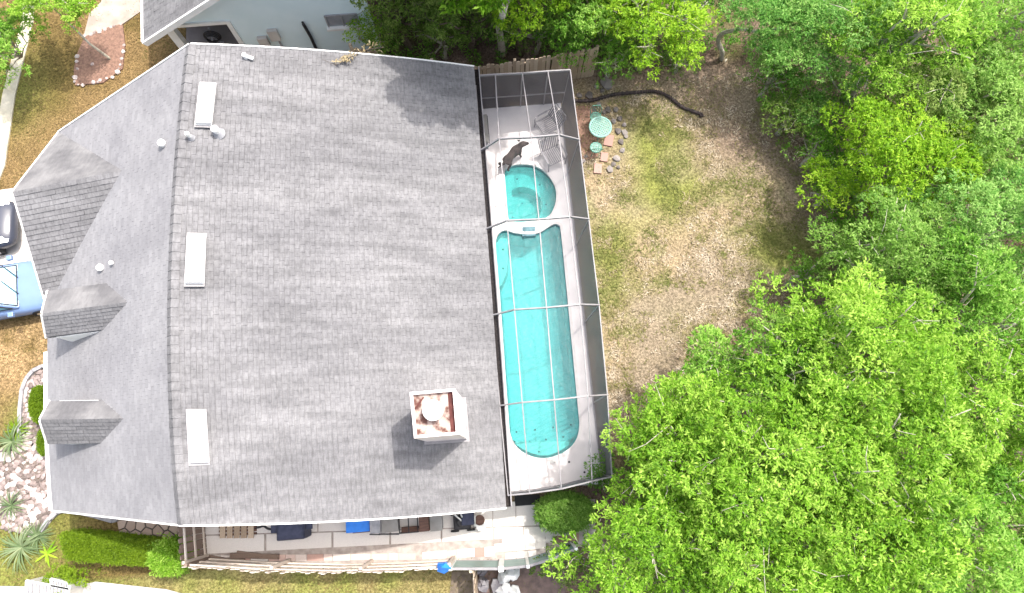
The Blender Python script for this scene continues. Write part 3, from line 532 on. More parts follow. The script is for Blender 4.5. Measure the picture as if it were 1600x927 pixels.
def roof_patch(S, matl, courses, tabs, parent, lift=0.012, deckname='roof', nv=14, nu=6, gap=0.012):
    q = MB(); base = []
    for k, off in ((0, 0.0), (1, -0.14)):
        for i in range(nu+1):
            for j in range(nv+1): p = S(i/nu, j/nv); q.v.append((p.x, p.y, p.z+off))
    N = (nu+1)*(nv+1); I = lambda k, i, j: k*N+i*(nv+1)+j
    up = (Vector(q.v[I(0, 1, 0)])-Vector(q.v[I(0, 0, 0)])).cross(Vector(q.v[I(0, 0, 1)])-Vector(q.v[I(0, 0, 0)])).z > 0
    def fa(*ix): q.f.append(ix if up else ix[::-1]); q.t.append(0.5)
    for i in range(nu):
        for j in range(nv):
            fa(I(0, i, j), I(0, i+1, j), I(0, i+1, j+1), I(0, i, j+1)); fa(I(1, i, j+1), I(1, i+1, j+1), I(1, i+1, j), I(1, i, j))
    for j in range(nv): fa(I(0, nu, j), I(1, nu, j), I(1, nu, j+1), I(0, nu, j+1)); fa(I(0, 0, j+1), I(1, 0, j+1), I(1, 0, j), I(0, 0, j))
    for i in range(nu): fa(I(0, i, 0), I(1, i, 0), I(1, i+1, 0), I(0, i+1, 0)); fa(I(0, i+1, nv), I(1, i+1, nv), I(1, i, nv), I(0, i, nv))
    rf = part(deckname, q, M['felt'], parent)
    s = MB()
    for c in range(courses):
        u0 = c/courses; u1 = min(1.004, (c+1)/courses+0.002); sh = (c % 2)*0.5+random.uniform(-.1, .1)
        for k in range(-1, tabs+1):
            a = max(0, (k+sh+gap)/tabs); b_ = min(1, (k+1+sh-gap)/tabs)
            if b_-a < 0.15/tabs: continue
            h = lift*random.uniform(1.0, 2.0); p = [S(u0, a), S(u0, b_), S(u1, b_), S(u1, a)]; z = [0.004, 0.004, h+0.004, h+0.004]
            tp = [x+Vector((0, 0, zz)) for x, zz in zip(p, z)]; lo = [x-Vector((0, 0, 0.002)) for x in p]
            fs = [(0, 1, 2, 3), (3, 2, 6, 7), (2, 1, 5, 6), (0, 3, 7, 4)]
            if (tp[1]-tp[0]).cross(tp[3]-tp[0]).z < 0: fs = [f[::-1] for f in fs]
            s.add(tp+lo, fs, random.betavariate(3, 3))
    part('shingles', s, matl, rf, kind='stuff'); return rf
roof_b = roof_patch(S_back, M['shingle'], 64, 62, house, gap=.012); roof_f = roof_patch(S_front, M['shingle_front'], 48, 56, house, lift=.008, gap=.008)
q = MB()
for k in range(52):                                   # ridge caps
    a, b_ = k/52, (k+1.15)/52
    p0, p1 = quad3(ROOF_R, a), quad3(ROOF_R, min(1, b_)); h = 0.03; ll = Vector((-0.14, 0, -0.085)); rr_ = Vector((0.16, 0, -0.065)); z0 = Vector((0, 0, 0.02)); z1 = Vector((0, 0, 0.04))
    q.add([p0+ll+z0, p0+z0+Vector((0, 0, h)), p0+rr_+z0, p1+ll+z1, p1+z1+Vector((0, 0, h)), p1+rr_+z1], [(1, 0, 3, 4), (2, 1, 4, 5), (3, 5, 4), (0, 1, 2)], random.uniform(.2, .6))
part('ridge_cap', q, M['shingle'], roof_b)
# walls
wl = MB(); e = [ROOF_F[2]+Vector((0.55, 0.5, 0)), ROOF_E[2]+Vector((-0.5, 0.6, 0)), ROOF_E[0]+Vector((-0.5, -0.5, 0)), ROOF_F[0]+Vector((0.6, -0.4, 0))]
for i in range(4):
    a = e[i]; b_ = e[(i+1) % 4]; top = HE+0.15; w = MB(); w.beam(Vector((a.x, a.y, top/2)), Vector((b_.x, b_.y, top/2)), 0.18, top); part('wall', w, M['wall'], house)
for y, r in ((e[0].y+0.3, ROOF_R[2]), (e[3].y-0.3, ROOF_R[0])):
    w = MB(); A_ = Vector((e[0].x+.3, y, HE+0.1)); B_ = Vector((e[1].x-.2, y, HE+0.1)); T_ = Vector((r.x, y, HR-0.3)); k = Vector((0, .12, 0))
    w.add([A_-k, B_-k, T_-k, A_+k, B_+k, T_+k], [(0, 1, 2), (5, 4, 3), (0, 3, 4, 1), (1, 4, 5, 2), (2, 5, 3, 0)]); part('gable_wall', w, M['wall'], house)
# garage cross gable and two dormers
def gable(front, peak, ends, ridge_in, matl_up, matl_dn, cu, tb, wall_z0, wall_inset):
    up, dn = ends; back = ridge_in
    for side_, m_ in ((up, matl_up), (dn, matl_dn)):
        off = side_-peak; A = [peak, peak.lerp(back, 0.5), back]; B = [p+off for p in A]
        roof_patch(patch(A, B), m_, cu, tb, house, nv=3, nu=2, lift=.007 if m_ is matl_up else .014, gap=.003 if m_ is matl_up else .012)
    w = MB(); k = Vector((wall_inset, 0, 0)); dz = Vector((0, 0, 0.13)); f = 0.94
    P = [peak+k-dz, peak.lerp(up, f)+k-dz, peak.lerp(dn, f)+k-dz]; lo = [Vector((p.x, p.y, wall_z0)) for p in P[1:]]; t = Vector((0.1, 0, 0))
    vs = [P[0], P[1], lo[0], lo[1], P[2]]; w.add(vs+[v+t for v in vs], [(0, 1, 2, 3, 4), (9, 8, 7, 6, 5)]+[(i, 5+i, 5+(i+1) % 5, (i+1) % 5) for i in range(5)]); part('gable_wall', w, M['white'], house)
    if back.x-P[0].x > 0.5:
        for p in (P[1], P[2]):                          # cheek walls
            w = MB(); d = (back-peak).normalized(); q_ = p+d*((back-peak).length*0.8); w.beam(Vector((p.x, p.y, (p.z+wall_z0)/2)), Vector((q_.x, q_.y, (p.z+wall_z0)/2)), 0.08, p.z-wall_z0-0.01); part('cheek_wall', w, M['white'], house)
    for side_ in (up, dn):
        tr = MB(); n_ = Vector((-0.02, 0, -0.035)); tr.beam(peak+n_, side_+n_, 0.04, 0.10); part('rake_trim', tr, M['white'], house)
GP = G(20, 300, 4.6); gable('garage', GP, (G(92, 207, HE), G(74, 480, HE)), G(205, 260, 4.66)+Vector((0.7, 0.02, 0)), M['shingle_side'], M['shingle'], 24, 16, 0.0, 0.5)
DP1 = G(66, 490, 4.95); gable('d', DP1, (G(75, 455, 4.4), G(73, 527, 4.35)), G(205, 470, 4.98)+Vector((0.5, 0, 0)), M['shingle_side'], M['shingle'], 7, 10, 3.2, 0.18)
DP2 = G(63, 656, 4.85); gable('d', DP2, (G(78, 627, 4.35), G(75, 694, 4.25)), G(205, 656, 4.85)+Vector((0.5, 0, 0)), M['shingle_side'], M['shingle'], 7, 10, 3.2, 0.18)
# gutters and rake trim
g = MB(); fr = [S_front(1, v) for v in (0.55, 0.7, 0.85, 1.0)]
for a, b_ in zip(fr, fr[1:]): g.beam(a+Vector((-0.06, 0, -0.06)), b_+Vector((-0.06, 0, -0.06)), 0.12, 0.12)
part('gutter', g, M['white'], house)
g = MB(); er = [S_back(1, v/6) for v in range(7)]
for a, b_ in zip(er, er[1:]): g.beam(a+Vector((0.075, 0, -0.16)), b_+Vector((0.075, 0, -0.16)), 0.15, 0.02)
part('gutter_trough', g, M['gutterdark'], house)
g = MB()
for a, b_ in zip(er, er[1:]): g.beam(a+Vector((0.165, 0, -0.06)), b_+Vector((0.165, 0, -0.06)), 0.03, 0.14)
part('gutter_lip', g, M['alu'], house)
for S_, n_ in ((S_back, 8), (S_front, 4)):
    for v, s_ in ((1.0, -1), (0.0, 1)):
        g = MB()
        pts = [S_(i/n_, v)+Vector((0, s_*0.02, -0.03)) for i in range(n_+1)]
        for a, b_ in zip(pts, pts[1:]): g.beam(a, b_, 0.04, 0.13)
        part('rake_trim', g, M['white'], house)
# roof fittings
def roofpt(px, py, back=True, lift=0.0):
    if back: P = ROOF_E[1]; nn = (ROOF_R[0]-ROOF_E[2]).cross(ROOF_E[0]-ROOF_E[2])
    else: P = ROOF_F[1]; nn = (ROOF_R[0]-ROOF_F[2]).cross(ROOF_F[0]-ROOF_F[2])
    nn.normalize(); nn = nn if nn.z > 0 else -nn
    return onP(px, py, P+nn*lift, nn), nn
for quad in ([(312, 128), (337, 129), (330, 192), (305, 191)], [(293, 365), (321, 366), (318, 441), (289, 441)], [(292, 643), (321, 643), (326, 722), (296, 723)]):
    P = []
    for p in quad: a, nn = roofpt(*p, lift=0.17); P.append(a)
    c = sum(P, Vector())/4; q = MB(); lo = [p-nn*0.15 for p in P]; q.add(lo+P, [(4, 5, 6, 7), (0, 1, 5, 4), (1, 2, 6, 5), (2, 3, 7, 6), (3, 0, 4, 7)])
    for k in range(4):                                  # turned-down lip under the hood
        q.beam(L3(lo[k], P[k], 0.05), L3(lo[(k+1) % 4], P[(k+1) % 4], 0.05), 0.03, 0.03, nn)
    if (P[1]-P[0]).cross(P[3]-P[0]).dot(nn) < 0: q.f = [f[::-1] for f in q.f]
    v_ = part('roof_vent', q, M['white'], roof_b, bevel=0.012); fl = MB(); w_ = [c-nn*0.155+(p-c)*1.12 for p in P]; fl.add(w_+[x+nn*0.012 for x in w_], [(4, 5, 6, 7), (0, 1, 5, 4), (1, 2, 6, 5), (2, 3, 7, 6), (3, 0, 4, 7)]); part('flashing', fl, M['alu'], roof_b)
for x, y, r, h, bk in ((340, 207, .085, .22, True), (297, 214, .05, .2, True), (257, 228, .085, .2, False), (162, 421, .085, .2, False), (180, 414, .05, .22, False)):
    a, nn = roofpt(x, y, bk); q = MB(); q.disc(a-Vector((0, 0, .08)), r, h+0.08, 14); q.disc(a+Vector((0, 0, h-0.03)), r*1.25, 0.05, 14, None, r*1.1)
    f = part('vent_pipe', q, M['white'], roof_b if bk else roof_f); k = MB(); k.disc(a-Vector((0, 0, .08)), r*2.1, 0.13, 14, None, r*1.1); part('pipe_boot', k, M['greymetal'], roof_b if bk else roof_f)
a, nn = roofpt(384, 90); c, _ = roofpt(397, 94); q = MB(); q.tube([a+Vector((0, 0, .09)), c+Vector((0, 0, .07))], 0.05, 10); q.disc(a-Vector((0, 0, .05)), .06, .2, 12); part('vent_elbow', q, M['white'], roof_b)
# chimney
ZT = 6.3; T = [G(640, 613, ZT), G(711, 607, ZT), G(717, 679, ZT), G(647, 685, ZT)]; ct = sum(T, Vector())/4
ch = MB(); zb = 2.9
for i in range(4):
    a, b_ = T[i], T[(i+1) % 4]; ia, ib = ct+(a-ct)*0.88, ct+(b_-ct)*0.88
    lo = lambda p: Vector((p.x, p.y, zb))
    ch.add([a, b_, lo(b_), lo(a), ia, ib, Vector((ib.x, ib.y, ZT-0.2)), Vector((ia.x, ia.y, ZT-0.2))], [(0, 3, 2, 1)[::-1], (0, 1, 5, 4)[::-1], (4, 5, 6, 7)[::-1]])
chim = part('chimney', ch, M['chase'], house); me = chim.data; bm = bmesh.new(); bm.from_mesh(me); bmesh.ops.recalc_face_normals(bm, faces=bm.faces); bm.to_mesh(me); bm.free()
q = MB(); pp = [ct+(p-ct)*0.885 for p in T]; q.prism(pp, ZT-0.20, ZT-0.14); part('chase_pan', q, M['rust'], chim)
q = MB(); c_ = G(676, 641, ZT+0.2); q.disc((c_.x, c_.y, ZT-0.15), 0.17, 0.25, 20); q.disc((c_.x, c_.y, ZT+0.12), 0.245, 0.03, 24); q.disc((c_.x, c_.y, ZT+0.15), 0.245, 0.05, 24, None, 0.12); part('flue_cap', q, M['white'], chim)
q = MB(); ix = pp[1].lerp(pp[0], 0.14); iy = pp[2].lerp(pp[3], 0.14); q.prism([ix, pp[1].lerp(pp[0], .01), pp[2].lerp(pp[3], .01), iy], ZT-0.139, ZT-0.13); part('rust_strip', q, M['rustdark'], chim)
q = MB(); q.beam(Vector((*G(646, 640, ZT).xy, ZT-0.12)), Vector((*G(661, 620, ZT).xy, ZT-0.12)), 0.03, 0.03); part('brace', q, M['rustdark'], chim)
fl = MB(); base = [roofpt(*p)[0] for p in ((0, 0),)]
rb_ = [Vector((ct.x+(p.x-ct.x)*1.14, ct.y+(p.y-ct.y)*1.14, 0)) for p in T]; nn = roofpt(600, 600)[1]; P0 = ROOF_E[1]
rb_ = [Vector((p.x, p.y, P0.z-((p.x-P0.x)*nn.x+(p.y-P0.y)*nn.y)/nn.z+0.03)) for p in rb_]; fl.add(rb_, [(0, 1, 2, 3)] if (rb_[1]-rb_[0]).cross(rb_[3]-rb_[0]).z > 0 else [(3, 2, 1, 0)]); part('flashing', fl, M['alu'], roof_b)

# ================================================================== neighbour's house
NYW = 15.15; nb = thing('house', 'pale blue neighbouring house with white trim and an open porch at the top edge', 'house', (-7, 17, 0))
tl, trp = onY(274, 49, NYW), onY(349, 29, NYW); zt_ = (tl.z+trp.z)/2; xl, xr = tl.x, trp.x; X0, X1 = xl-0.75, onY(590, 60, NYW).x
rk = [G(225, 65, 2.4), onY(325, 0, G(225, 65, 2.4).y)]; sl_ = (rk[1].z-rk[0].z)/(rk[1].x-rk[0].x)
apex_x = rk[0].x+9.0; zr = lambda x: rk[0].z+sl_*(min(x, 2*apex_x-x)-rk[0].x)
def wallpoly(poly, name='wall', m=M['blue_wall'], y=NYW, th=0.15):
    w = MB(); w.add([(x, y, z) for x, z in poly]+[(x, y+th, z) for x, z in poly], [tuple(range(len(poly))), tuple(reversed(range(len(poly), 2*len(poly))))]+[(i, i+len(poly), (i+1) % len(poly)+len(poly), (i+1) % len(poly)) for i in range(len(poly))]); return part(name, w, m, nb)
wallpoly([(xr, 0), (X1, 0), (X1, zr(X1)-.1), (xr, zr(xr)-.1)])
wallpoly([(xl, zt_), (xr-.001, zt_), (xr-.001, zr(xr)-.1), (xl, zr(xl)-.1)])
for x0_, x1_, z0_, z1_ in ((xl-0.28, xl-0.002, 0, zt_+0.0), (xr+0.01, xr+0.16, 0, zt_+.12)):
    w = MB(); w.box((x0_, NYW-0.06, z0_), (x1_, NYW+0.2, z1_)); part('porch_column', w, M['white'], nb)
w = MB(); w.box((xl-0.35, NYW-0.06, zt_+.002), (xr+0.008, NYW-0.002, zt_+0.14)); part('porch_lintel', w, M['white'], nb)
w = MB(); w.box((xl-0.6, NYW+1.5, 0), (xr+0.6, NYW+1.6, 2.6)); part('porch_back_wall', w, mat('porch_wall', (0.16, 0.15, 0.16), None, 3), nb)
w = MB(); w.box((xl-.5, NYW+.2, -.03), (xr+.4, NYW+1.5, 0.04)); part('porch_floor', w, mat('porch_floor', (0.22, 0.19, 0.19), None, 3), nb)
sl1, sl2 = Vector((rk[0].x, rk[0].y, rk[0].z)), Vector((apex_x, rk[0].y, zr(apex_x))); bk = Vector((-0.08*6, 10, 0)); A = [sl2, sl2+bk*0.5, sl2+bk]; B = [sl1, sl1+bk*.5, sl1+bk]
roof_patch(patch(A, B), M['shingle'], 36, 30, nb); sl3 = Vector((2*apex_x-rk[0].x, rk[0].y, rk[0].z)); B2 = [sl3, sl3+bk*.5, sl3+bk]; roof_patch(patch(A, B2), M['shingle'], 36, 30, nb)
w = MB(); k = Vector((0, -0.05, -0.07)); w.beam(sl1+k, sl2+k, 0.07, 0.2); w.beam(sl2+k, sl3+k, .07, .2); part('rake_trim', w, M['white'], nb); w = MB(); w.beam(sl1+Vector((-.05, 0, -.06)), sl1+bk+Vector((-.05, 0, -.06)), 0.1, 0.12); part('gutter', w, M['white'], nb)
for x, y, h in ((412, 62, .45), (428, 52, .55)):
    a = onY(x, y, NYW); w = MB(); w.box((a.x-.17, NYW-.14, a.z-h/2), (a.x+.17, NYW-.002, a.z+h/2)); bx_ = part('meter_box', w, M['concrete_white'], nb, bevel=0.01); w = MB(); w.beam((a.x+.05, NYW-.05, .05), (a.x+.05, NYW-.05, a.z-h/2), .05, .05, (0, 1, 0)); part('conduit', w, M['greymetal'], nb)
a, b_ = onY(474, 38, NYW-.08), onY(480, 74, NYW-.08); w = MB(); w.tube([Vector((a.x-.02, NYW, a.z)), a, Vector((a.x+.05, NYW-.08, a.z*0.6)), Vector((a.x+.03, NYW-.08, 0.05))], .055, 8); part('downpipe', w, M['dark'], nb)
a, b_ = onY(514, 42, NYW-.03), onY(556, 22, NYW-.03); w = MB()
for p, q_ in (((a.x, a.z), (a.x, b_.z)), ((b_.x, a.z), (b_.x, b_.z)), ((a.x, b_.z), (b_.x, b_.z)), (((a.x+b_.x)/2, a.z), ((a.x+b_.x)/2, b_.z))): w.beam((p[0], NYW-.03, p[1]), (q_[0], NYW-.03, q_[1]), .05, .05, (0, 1, 0))
wf = part('window', w, M['greymetal'], nb); w = MB(); w.box((a.x+.03, NYW-.015, a.z), (b_.x-.03, NYW-.004, b_.z-.03)); part('pane', w, mat('window_glass', (.32, .33, .36), (.22, .23, .26), 2, .15), wf)
w = MB(); w.box((a.x-.08, NYW-.13, a.z-.12), (b_.x+.08, NYW-.002, a.z-.03)); part('sill', w, M['white'], wf)
c_ = G(332, 58, .6); hr_ = thing('hose_reel', 'dark coiled hose hanging in the porch of the pale blue house', 'hose', (c_.x, NYW+.55, 0.04)); w = MB()
for k in range(4):
    r = .20+.03*k; w.tube([(c_.x+r*math.cos(t*.35), NYW+.5+.04*k, .62+r*math.sin(t*.35)) for t in range(18)], .022, 6, closed=True)
part('coil', w, M['dark'], hr_, smooth=True); w = MB(); w.beam((c_.x, NYW+.72, .04), (c_.x, NYW+.72, .95), .06, .06); w.beam((c_.x-.2, NYW+.72, .07), (c_.x+.2, NYW+.72, .07), .06, .06); w.beam((c_.x, NYW+.72, .62), (c_.x, NYW+.45, .62), .05, .05); part('stand', w, M['greymetal'], hr_)

# ================================================================== pool deck, pool, spa
ZD = 0.05
deck_out = [G(793, 772), G(925, 752), G(936, 640), G(929, 560), G(904, 357), G(899, 300), G(868, 166)]
deck_out = [Vector((DX0, DY0, 0)), Vector((2.86, DY0, 0)), Vector((2.86, 6, 0)), Vector((2.84, DY1, 0)), Vector((DX0, DY1, 0))]
def spline(pts, n=6):
    P = [Vector(p) for p in pts]; out = []
    for i in range(len(P)):
        a, b_, c, d = P[i-1], P[i], P[(i+1) % len(P)], P[(i+2) % len(P)]
        for k in range(n):
            t = k/n; out.append(0.5*((2*b_)+(c-a)*t+(2*a-5*b_+4*c-d)*t*t+(3*b_-a-3*c+d)*t**3))
    return out
pool_px = [(776, 372), (783, 363), (791, 361), (801, 364), (812, 366), (824, 367), (837, 366), (847, 362), (858, 355), (867, 351), (873, 353), (876, 362), (883, 430), (893, 535), (903, 640), (905, 665), (901, 685), (890, 700), (872, 711), (850, 716), (827, 712), (808, 699), (798, 680), (795, 655), (788, 560), (781, 460), (775, 390)]
POOL = spline([G(x, y) for x, y in pool_px], 3)
sc_ = G(829, 303); POOLC = sum(POOL, Vector())/len(POOL)
spa_px = [(789, 267), (800, 260), (813, 258), (829, 259), (845, 265), (858, 277), (867, 293), (869, 308), (866, 324), (858, 338), (843, 345), (826, 347), (808, 348), (796, 345), (793, 330), (791, 305), (789, 280)]
SPA = spline([G(x, y) for x, y in spa_px], 3); SPAC = sum(SPA, Vector())/len(SPA)
def ccw(P): return P if sum(P[i-1].x*P[i].y-P[i].x*P[i-1].y for i in range(len(P))) > 0 else P[::-1]
POOL = ccw(POOL); SPA = ccw(SPA)
def grow(P, c, d):
    out = []
    for i, p in enumerate(P):
        t = (P[(i+1) % len(P)]-P[i-1]); nn = Vector((t.y, -t.x, 0)); nn = nn.normalized() if nn.length > 1e-6 else (p-c).normalized(); out.append(p+nn*d)
    return out
def holed(outer, holes, z):
    loops = [[Vector((p.x, p.y, 0)) for p in L_] for L_ in [outer]+holes]; tri = geometry.tessellate_polygon(loops); flat = [Vector((p.x, p.y, z)) for L_ in loops for p in L_]
    fs = []
    for t in tri:
        a, b_, c = (flat[i] for i in t); fs.append(tuple(t) if (b_-a).cross(c-a).z > 0 else tuple(t)[::-1])
    return flat, fs
def ring(mb, A, za, B, zb_, t=None):                  # wall or ledge between two loops of equal length
    n = len(A); o = len(mb.v); mb.v += [(p.x, p.y, za) for p in A]+[(p.x, p.y, zb_) for p in B]
    for i in range(n): mb.f.append((o+i, o+(i+1) % n, o+n+(i+1) % n, o+n+i)); mb.t.append(.5 if t is None else t)
dk = MB(); v, f = holed(deck_out, [grow(POOL, POOLC, .08), grow(SPA, SPAC, .06)], ZD); dk.add(v, f); ring(dk, deck_out, ZD, deck_out, -0.3); struct('pool_deck', dk, M['deck'])
dko = bpy.data.objects['pool_deck']
def basin(name, label, cat, P, c, depth, wm, plaster, bench=None):
    t = thing(name, label, cat, (c.x, c.y, 0)); b_ = MB(); ring(b_, P, -0.02, P, -0.20); part('waterline_tile', b_, M['tile'], t)
    b_ = MB()
    if bench:
        inner = [bc+(p-c)*bs for p in P for bc, bs in (bench[0],)]; ring(b_, P, -.20, P, -bench[1]); ring(b_, P, -bench[1], inner, -bench[1]); ring(b_, inner, -bench[1], inner, -depth); b_.add([(p.x, p.y, -depth) for p in inner], [tuple(range(len(inner)))])
    else: Q = grow(P, c, -0.05); ring(b_, P, -.20, Q, -depth); b_.add([(p.x, p.y, -depth) for p in Q], [tuple(range(len(Q)))])
    part('basin', b_, plaster, t)
    w_ = MB(); v, f = holed(P, [], -0.09); w_.add(v, f); part('water', w_, M['water'], t)
    k = MB(); O = grow(P, c, wm); ring(k, O, ZD+.02, P, ZD+.02); ring(k, O, ZD-.02, O, ZD+.02); ring(k, P, ZD+.02, P, -.02); part('coping', k, M['coping'], t); return t
pool = basin('swimming_pool', 'long turquoise swimming pool under the screen enclosure', 'pool', POOL, POOLC, 1.25, .09, M['plaster'])
spa = basin('spa', 'round turquoise spa with an inner bench beside the long pool', 'spa', SPA, SPAC, 1.0, .07, M['plaster_spa'], bench=((G(822, 312), 0.60), .45))
# steps and sun shelf in the pool, spillway between spa and pool, drains
sh = ccw([G(775, 376), G(784, 363), G(793, 361), G(794, 400), G(792, 420), G(784, 440), G(779, 446)]); q = MB(); q.prism(sh, -1.2, -.35); part('sun_shelf', q, M['step'], pool)
sh = ccw(spline([G(806, 690), G(820, 703), G(848, 712), G(872, 706), G(893, 690), G(850, 690)], 3)); q = MB(); q.prism(sh, -1.2, -.32); part('step', q, M['step'], pool)
sh = ccw(spline([G(798, 672), G(806, 690), G(850, 694), G(894, 686), G(903, 668), G(850, 676)], 3)); q = MB(); q.prism(sh, -1.2, -.6); part('step', q, M['plaster'], pool)
q = MB(); P = [G(816, 356), G(836, 355), G(837, 369), G(816, 370)]; q.prism(P, -.3, ZD+.01); part('spillway', q, M['tile'], spa)
for x, y, z in ((786, 390, -.345), (786, 420, -.345), (807, 675, -.6), (836, 672, -.6), (864, 668, -1.0), (892, 664, -1.0), (828, 690, -.58), (853, 687, -.58), (880, 683, -.58), (842, 706, -.3)):
    a = G(x, y, z); q = MB(); q.disc(a, .03, .02, 10); part('step_marker', q, M['dark'], pool)
for x, y, z in ((808, 280, -.45), (812, 289, -.6), (843, 289, -.45), (853, 320, -.45), (816, 318, -1.0), (801, 340, -.45)):
    a = G(x, y, z); q = MB(); q.disc(a, .035, .015, 10); part('jet', q, M['tile'], spa)
for x, y in ((866, 722), (889, 722), (913, 738), (865, 717)):
    a = G(x, y); q = MB(); q.disc((a.x, a.y, ZD), .035, .008, 10); part('drain_cover', q, M['dark'], dko)
q = MB(); a = G(864, 719); q.box((a.x-.1, a.y-.08, ZD), (a.x+.1, a.y+.08, ZD+.01)); part('skimmer_lid', q, M['white'], dko)
q = MB(); a = G(781, 257); q.disc((a.x, a.y, ZD), .06, .012, 14); part('drain_cover', q, M['gutterdark'], dko)  # flat dark disc for an unidentified dark spot on the deck

# ================================================================== screen enclosure
cage = thing('pool_enclosure', 'aluminium framed screen enclosure over the pool and spa', 'enclosure', (1.3, 5.6, 0))
rows = [  # house rail, A rail, middle rail, B rail, C outer rail
 [(743, 119), (774, 117), (816, 115), (856, 112), (891, 110)],
 [(750, 236), (780, 217), (830, 215), (873, 211), (905, 219)],
 [(757, 359), (792, 345), (842, 343), (890, 339), (920, 343)],
 [(769, 493), (804, 484), (854, 481), (906, 476), (936, 477)],
 [(781, 634), (816, 629), (866, 625), (919, 619), (949, 617)],
 [(794, 774), (828, 771), (877, 764), (925, 752), (956, 745)]]
ZR = [2.75, 3.25, 3.3, 3.25, 2.6]; ZEND = [2.6, 2.62, 2.64, 2.62, 2.58]
NODE = [[G(*p, (ZEND if i in (0,) else ZR)[k]) for k, p in enumerate(r)] for i, r in enumerate(rows)]
NODE[5] = [G(*p, z) for p, z in zip(rows[5], [2.7, 2.8, 2.82, 2.78, 2.58])]
for i, r in enumerate(NODE):
    for a, b_ in zip(r, r[1:]): q = MB(); q.beam(a, b_, .038, .09); part('beam', q, M['alu'], cage)
for k in range(5):
    for i in range(5): q = MB(); q.beam(NODE[i][k], NODE[i+1][k], .030, .06); part('purlin', q, M['alu'], cage)
YE0, YE1 = DY0+.1, DY1-.05
for i, r in enumerate(NODE):
    p = r[4]; q = MB(); q.beam((2.84, p.y, ZD), p, .03, .05, (0, 1, 0)); part('post', q, M['alu'], cage)
for i in range(5):
    a, b_ = NODE[i][4], NODE[i+1][4]; q = MB(); q.add([a, b_, Vector((2.84, b_.y, ZD)), Vector((2.84, a.y, ZD))], [(0, 1, 2, 3)]); part('screen_panel', q, M['screen_side'], cage)
    q = MB(); q.beam(Vector((2.84, a.y, ZD+.03)), Vector((2.84, b_.y, ZD+.03)), .05, .05); part('base_rail', q, M['alu'], cage)
    for k in range(4): q = MB(); q.add([NODE[i][k], NODE[i][k+1], NODE[i+1][k+1], NODE[i+1][k]], [(0, 3, 2, 1)]); part('screen_panel', q, M['screen'], cage)
for i, yb in ((0, DY1-.03), (5, None)):
    r = NODE[i]
    for k in range(4):
        a, b_ = r[k], r[k+1]; q = MB(); y0_, y1_ = (a.y, b_.y) if yb is None else (yb, yb); A0 = Vector((a.x, y0_, ZD)); B0 = Vector((b_.x, y1_, ZD)); q.add([a, b_, B0, A0], [(0, 1, 2, 3)]); part('screen_panel', q, M['screen_wall'], cage)
        q = MB(); q.beam(A0, a, .045, .045, (1, 0, 0)); part('post', q, M['alu'], cage); q = MB(); q.beam(L3(A0, a, .35), L3(B0, b_, .35), .04, .05); part('chair_rail', q, M['alu'], cage)

# ================================================================== fences
def fence(name, label, top_px, h, bw, gap, m, rails_side, nrails=3, rail_m=None, skip=None, lean=0.0):
    P = [G(*p, h) for p in top_px]; t = thing(name, label, 'fence', (P[0].x, P[0].y, 0)); seg = [(P[i+1]-P[i]).length for i in range(len(P)-1)]; tot = sum(seg); n = int(tot/(bw+gap)); meshes = [None]*4
    def at(d):
        for i, s in enumerate(seg):
            if d <= s or i == len(seg)-1: return P[i].lerp(P[i+1], d/s), math.atan2(P[i+1].y-P[i].y, P[i+1].x-P[i].x)
            d -= s
    for i in range(n):
        p, a = at((i+.5)*tot/n); k = random.randrange(4)
        if meshes[k] is None:
            q = MB(); w2 = bw/2; q.add([(x, y, z) for y in (-.01, .01) for x, z in ((-w2, 0.02), (w2, 0.02), (w2, h-.05), (w2*.6, h), (-w2*.6, h), (-w2, h-.05))], [(0, 1, 2, 3, 4, 5), (11, 10, 9, 8, 7, 6)]+[(i_, 6+i_, 6+(i_+1) % 6, (i_+1) % 6) for i_ in range(6)], (k+.5)/4)
            meshes[k] = q.mesh('board'); meshes[k].materials.append(m)
        o = bpy.data.objects.new('board', meshes[k]); COL.objects.link(o); o.parent = t; o.location = Vector((p.x, p.y, random.uniform(-.02, .01)))-t.location; o.rotation_euler = (random.gauss(0, .012), random.gauss(0, .012), a+random.gauss(0, .05))
    for z in [h*(0.14+0.72*i/(nrails-1)) for i in range(nrails)]:
        q = MB()
        for a, b_ in zip(P, P[1:]):
            d = (b_-a).normalized(); s_ = Vector((-d.y, d.x, 0))*rails_side*.035; q.beam(Vector((a.x, a.y, z))+s_, Vector((b_.x, b_.y, z))+s_, .04, .085)
        part('rail', q, rail_m or m, t)
    for i in range(max(2, int(tot/2.2)+1)):
        p, a = at(min(tot, i*tot/max(1, int(tot/2.2)))); s_ = Vector((-math.sin(a), math.cos(a), 0))*rails_side*.10; q = MB(); q.box((p.x-.045, p.y-.045, -.1), (p.x+.045, p.y+.045, h-.04)); q.v = [(x+s_.x, y+s_.y, z) for x, y, z in q.v]; part('post', q, m, t)
    return t
fence('picket_fence', 'tan wooden board fence curving behind the top end of the screen enclosure', [(545, 72), (640, 92), (745, 104), (800, 97), (850, 89), (900, 80), (935, 75)], 1.8, .135, .012, M['fence'], 1, 2)
fence('board_fence', 'bleached wooden fence along the bottom of the side patio', [(284, 886), (400, 893), (520, 896), (620, 893), (702, 889)], 1.8, .14, .006, M['fence_pale'], 1, 3)
fence('board_fence', 'brown board fence with pale rails closing the left end of the side patio', [(279, 824), (283, 885)], 1.8, .14, .006, M['fence_brown'], 1, 3, M['fence_pale'])
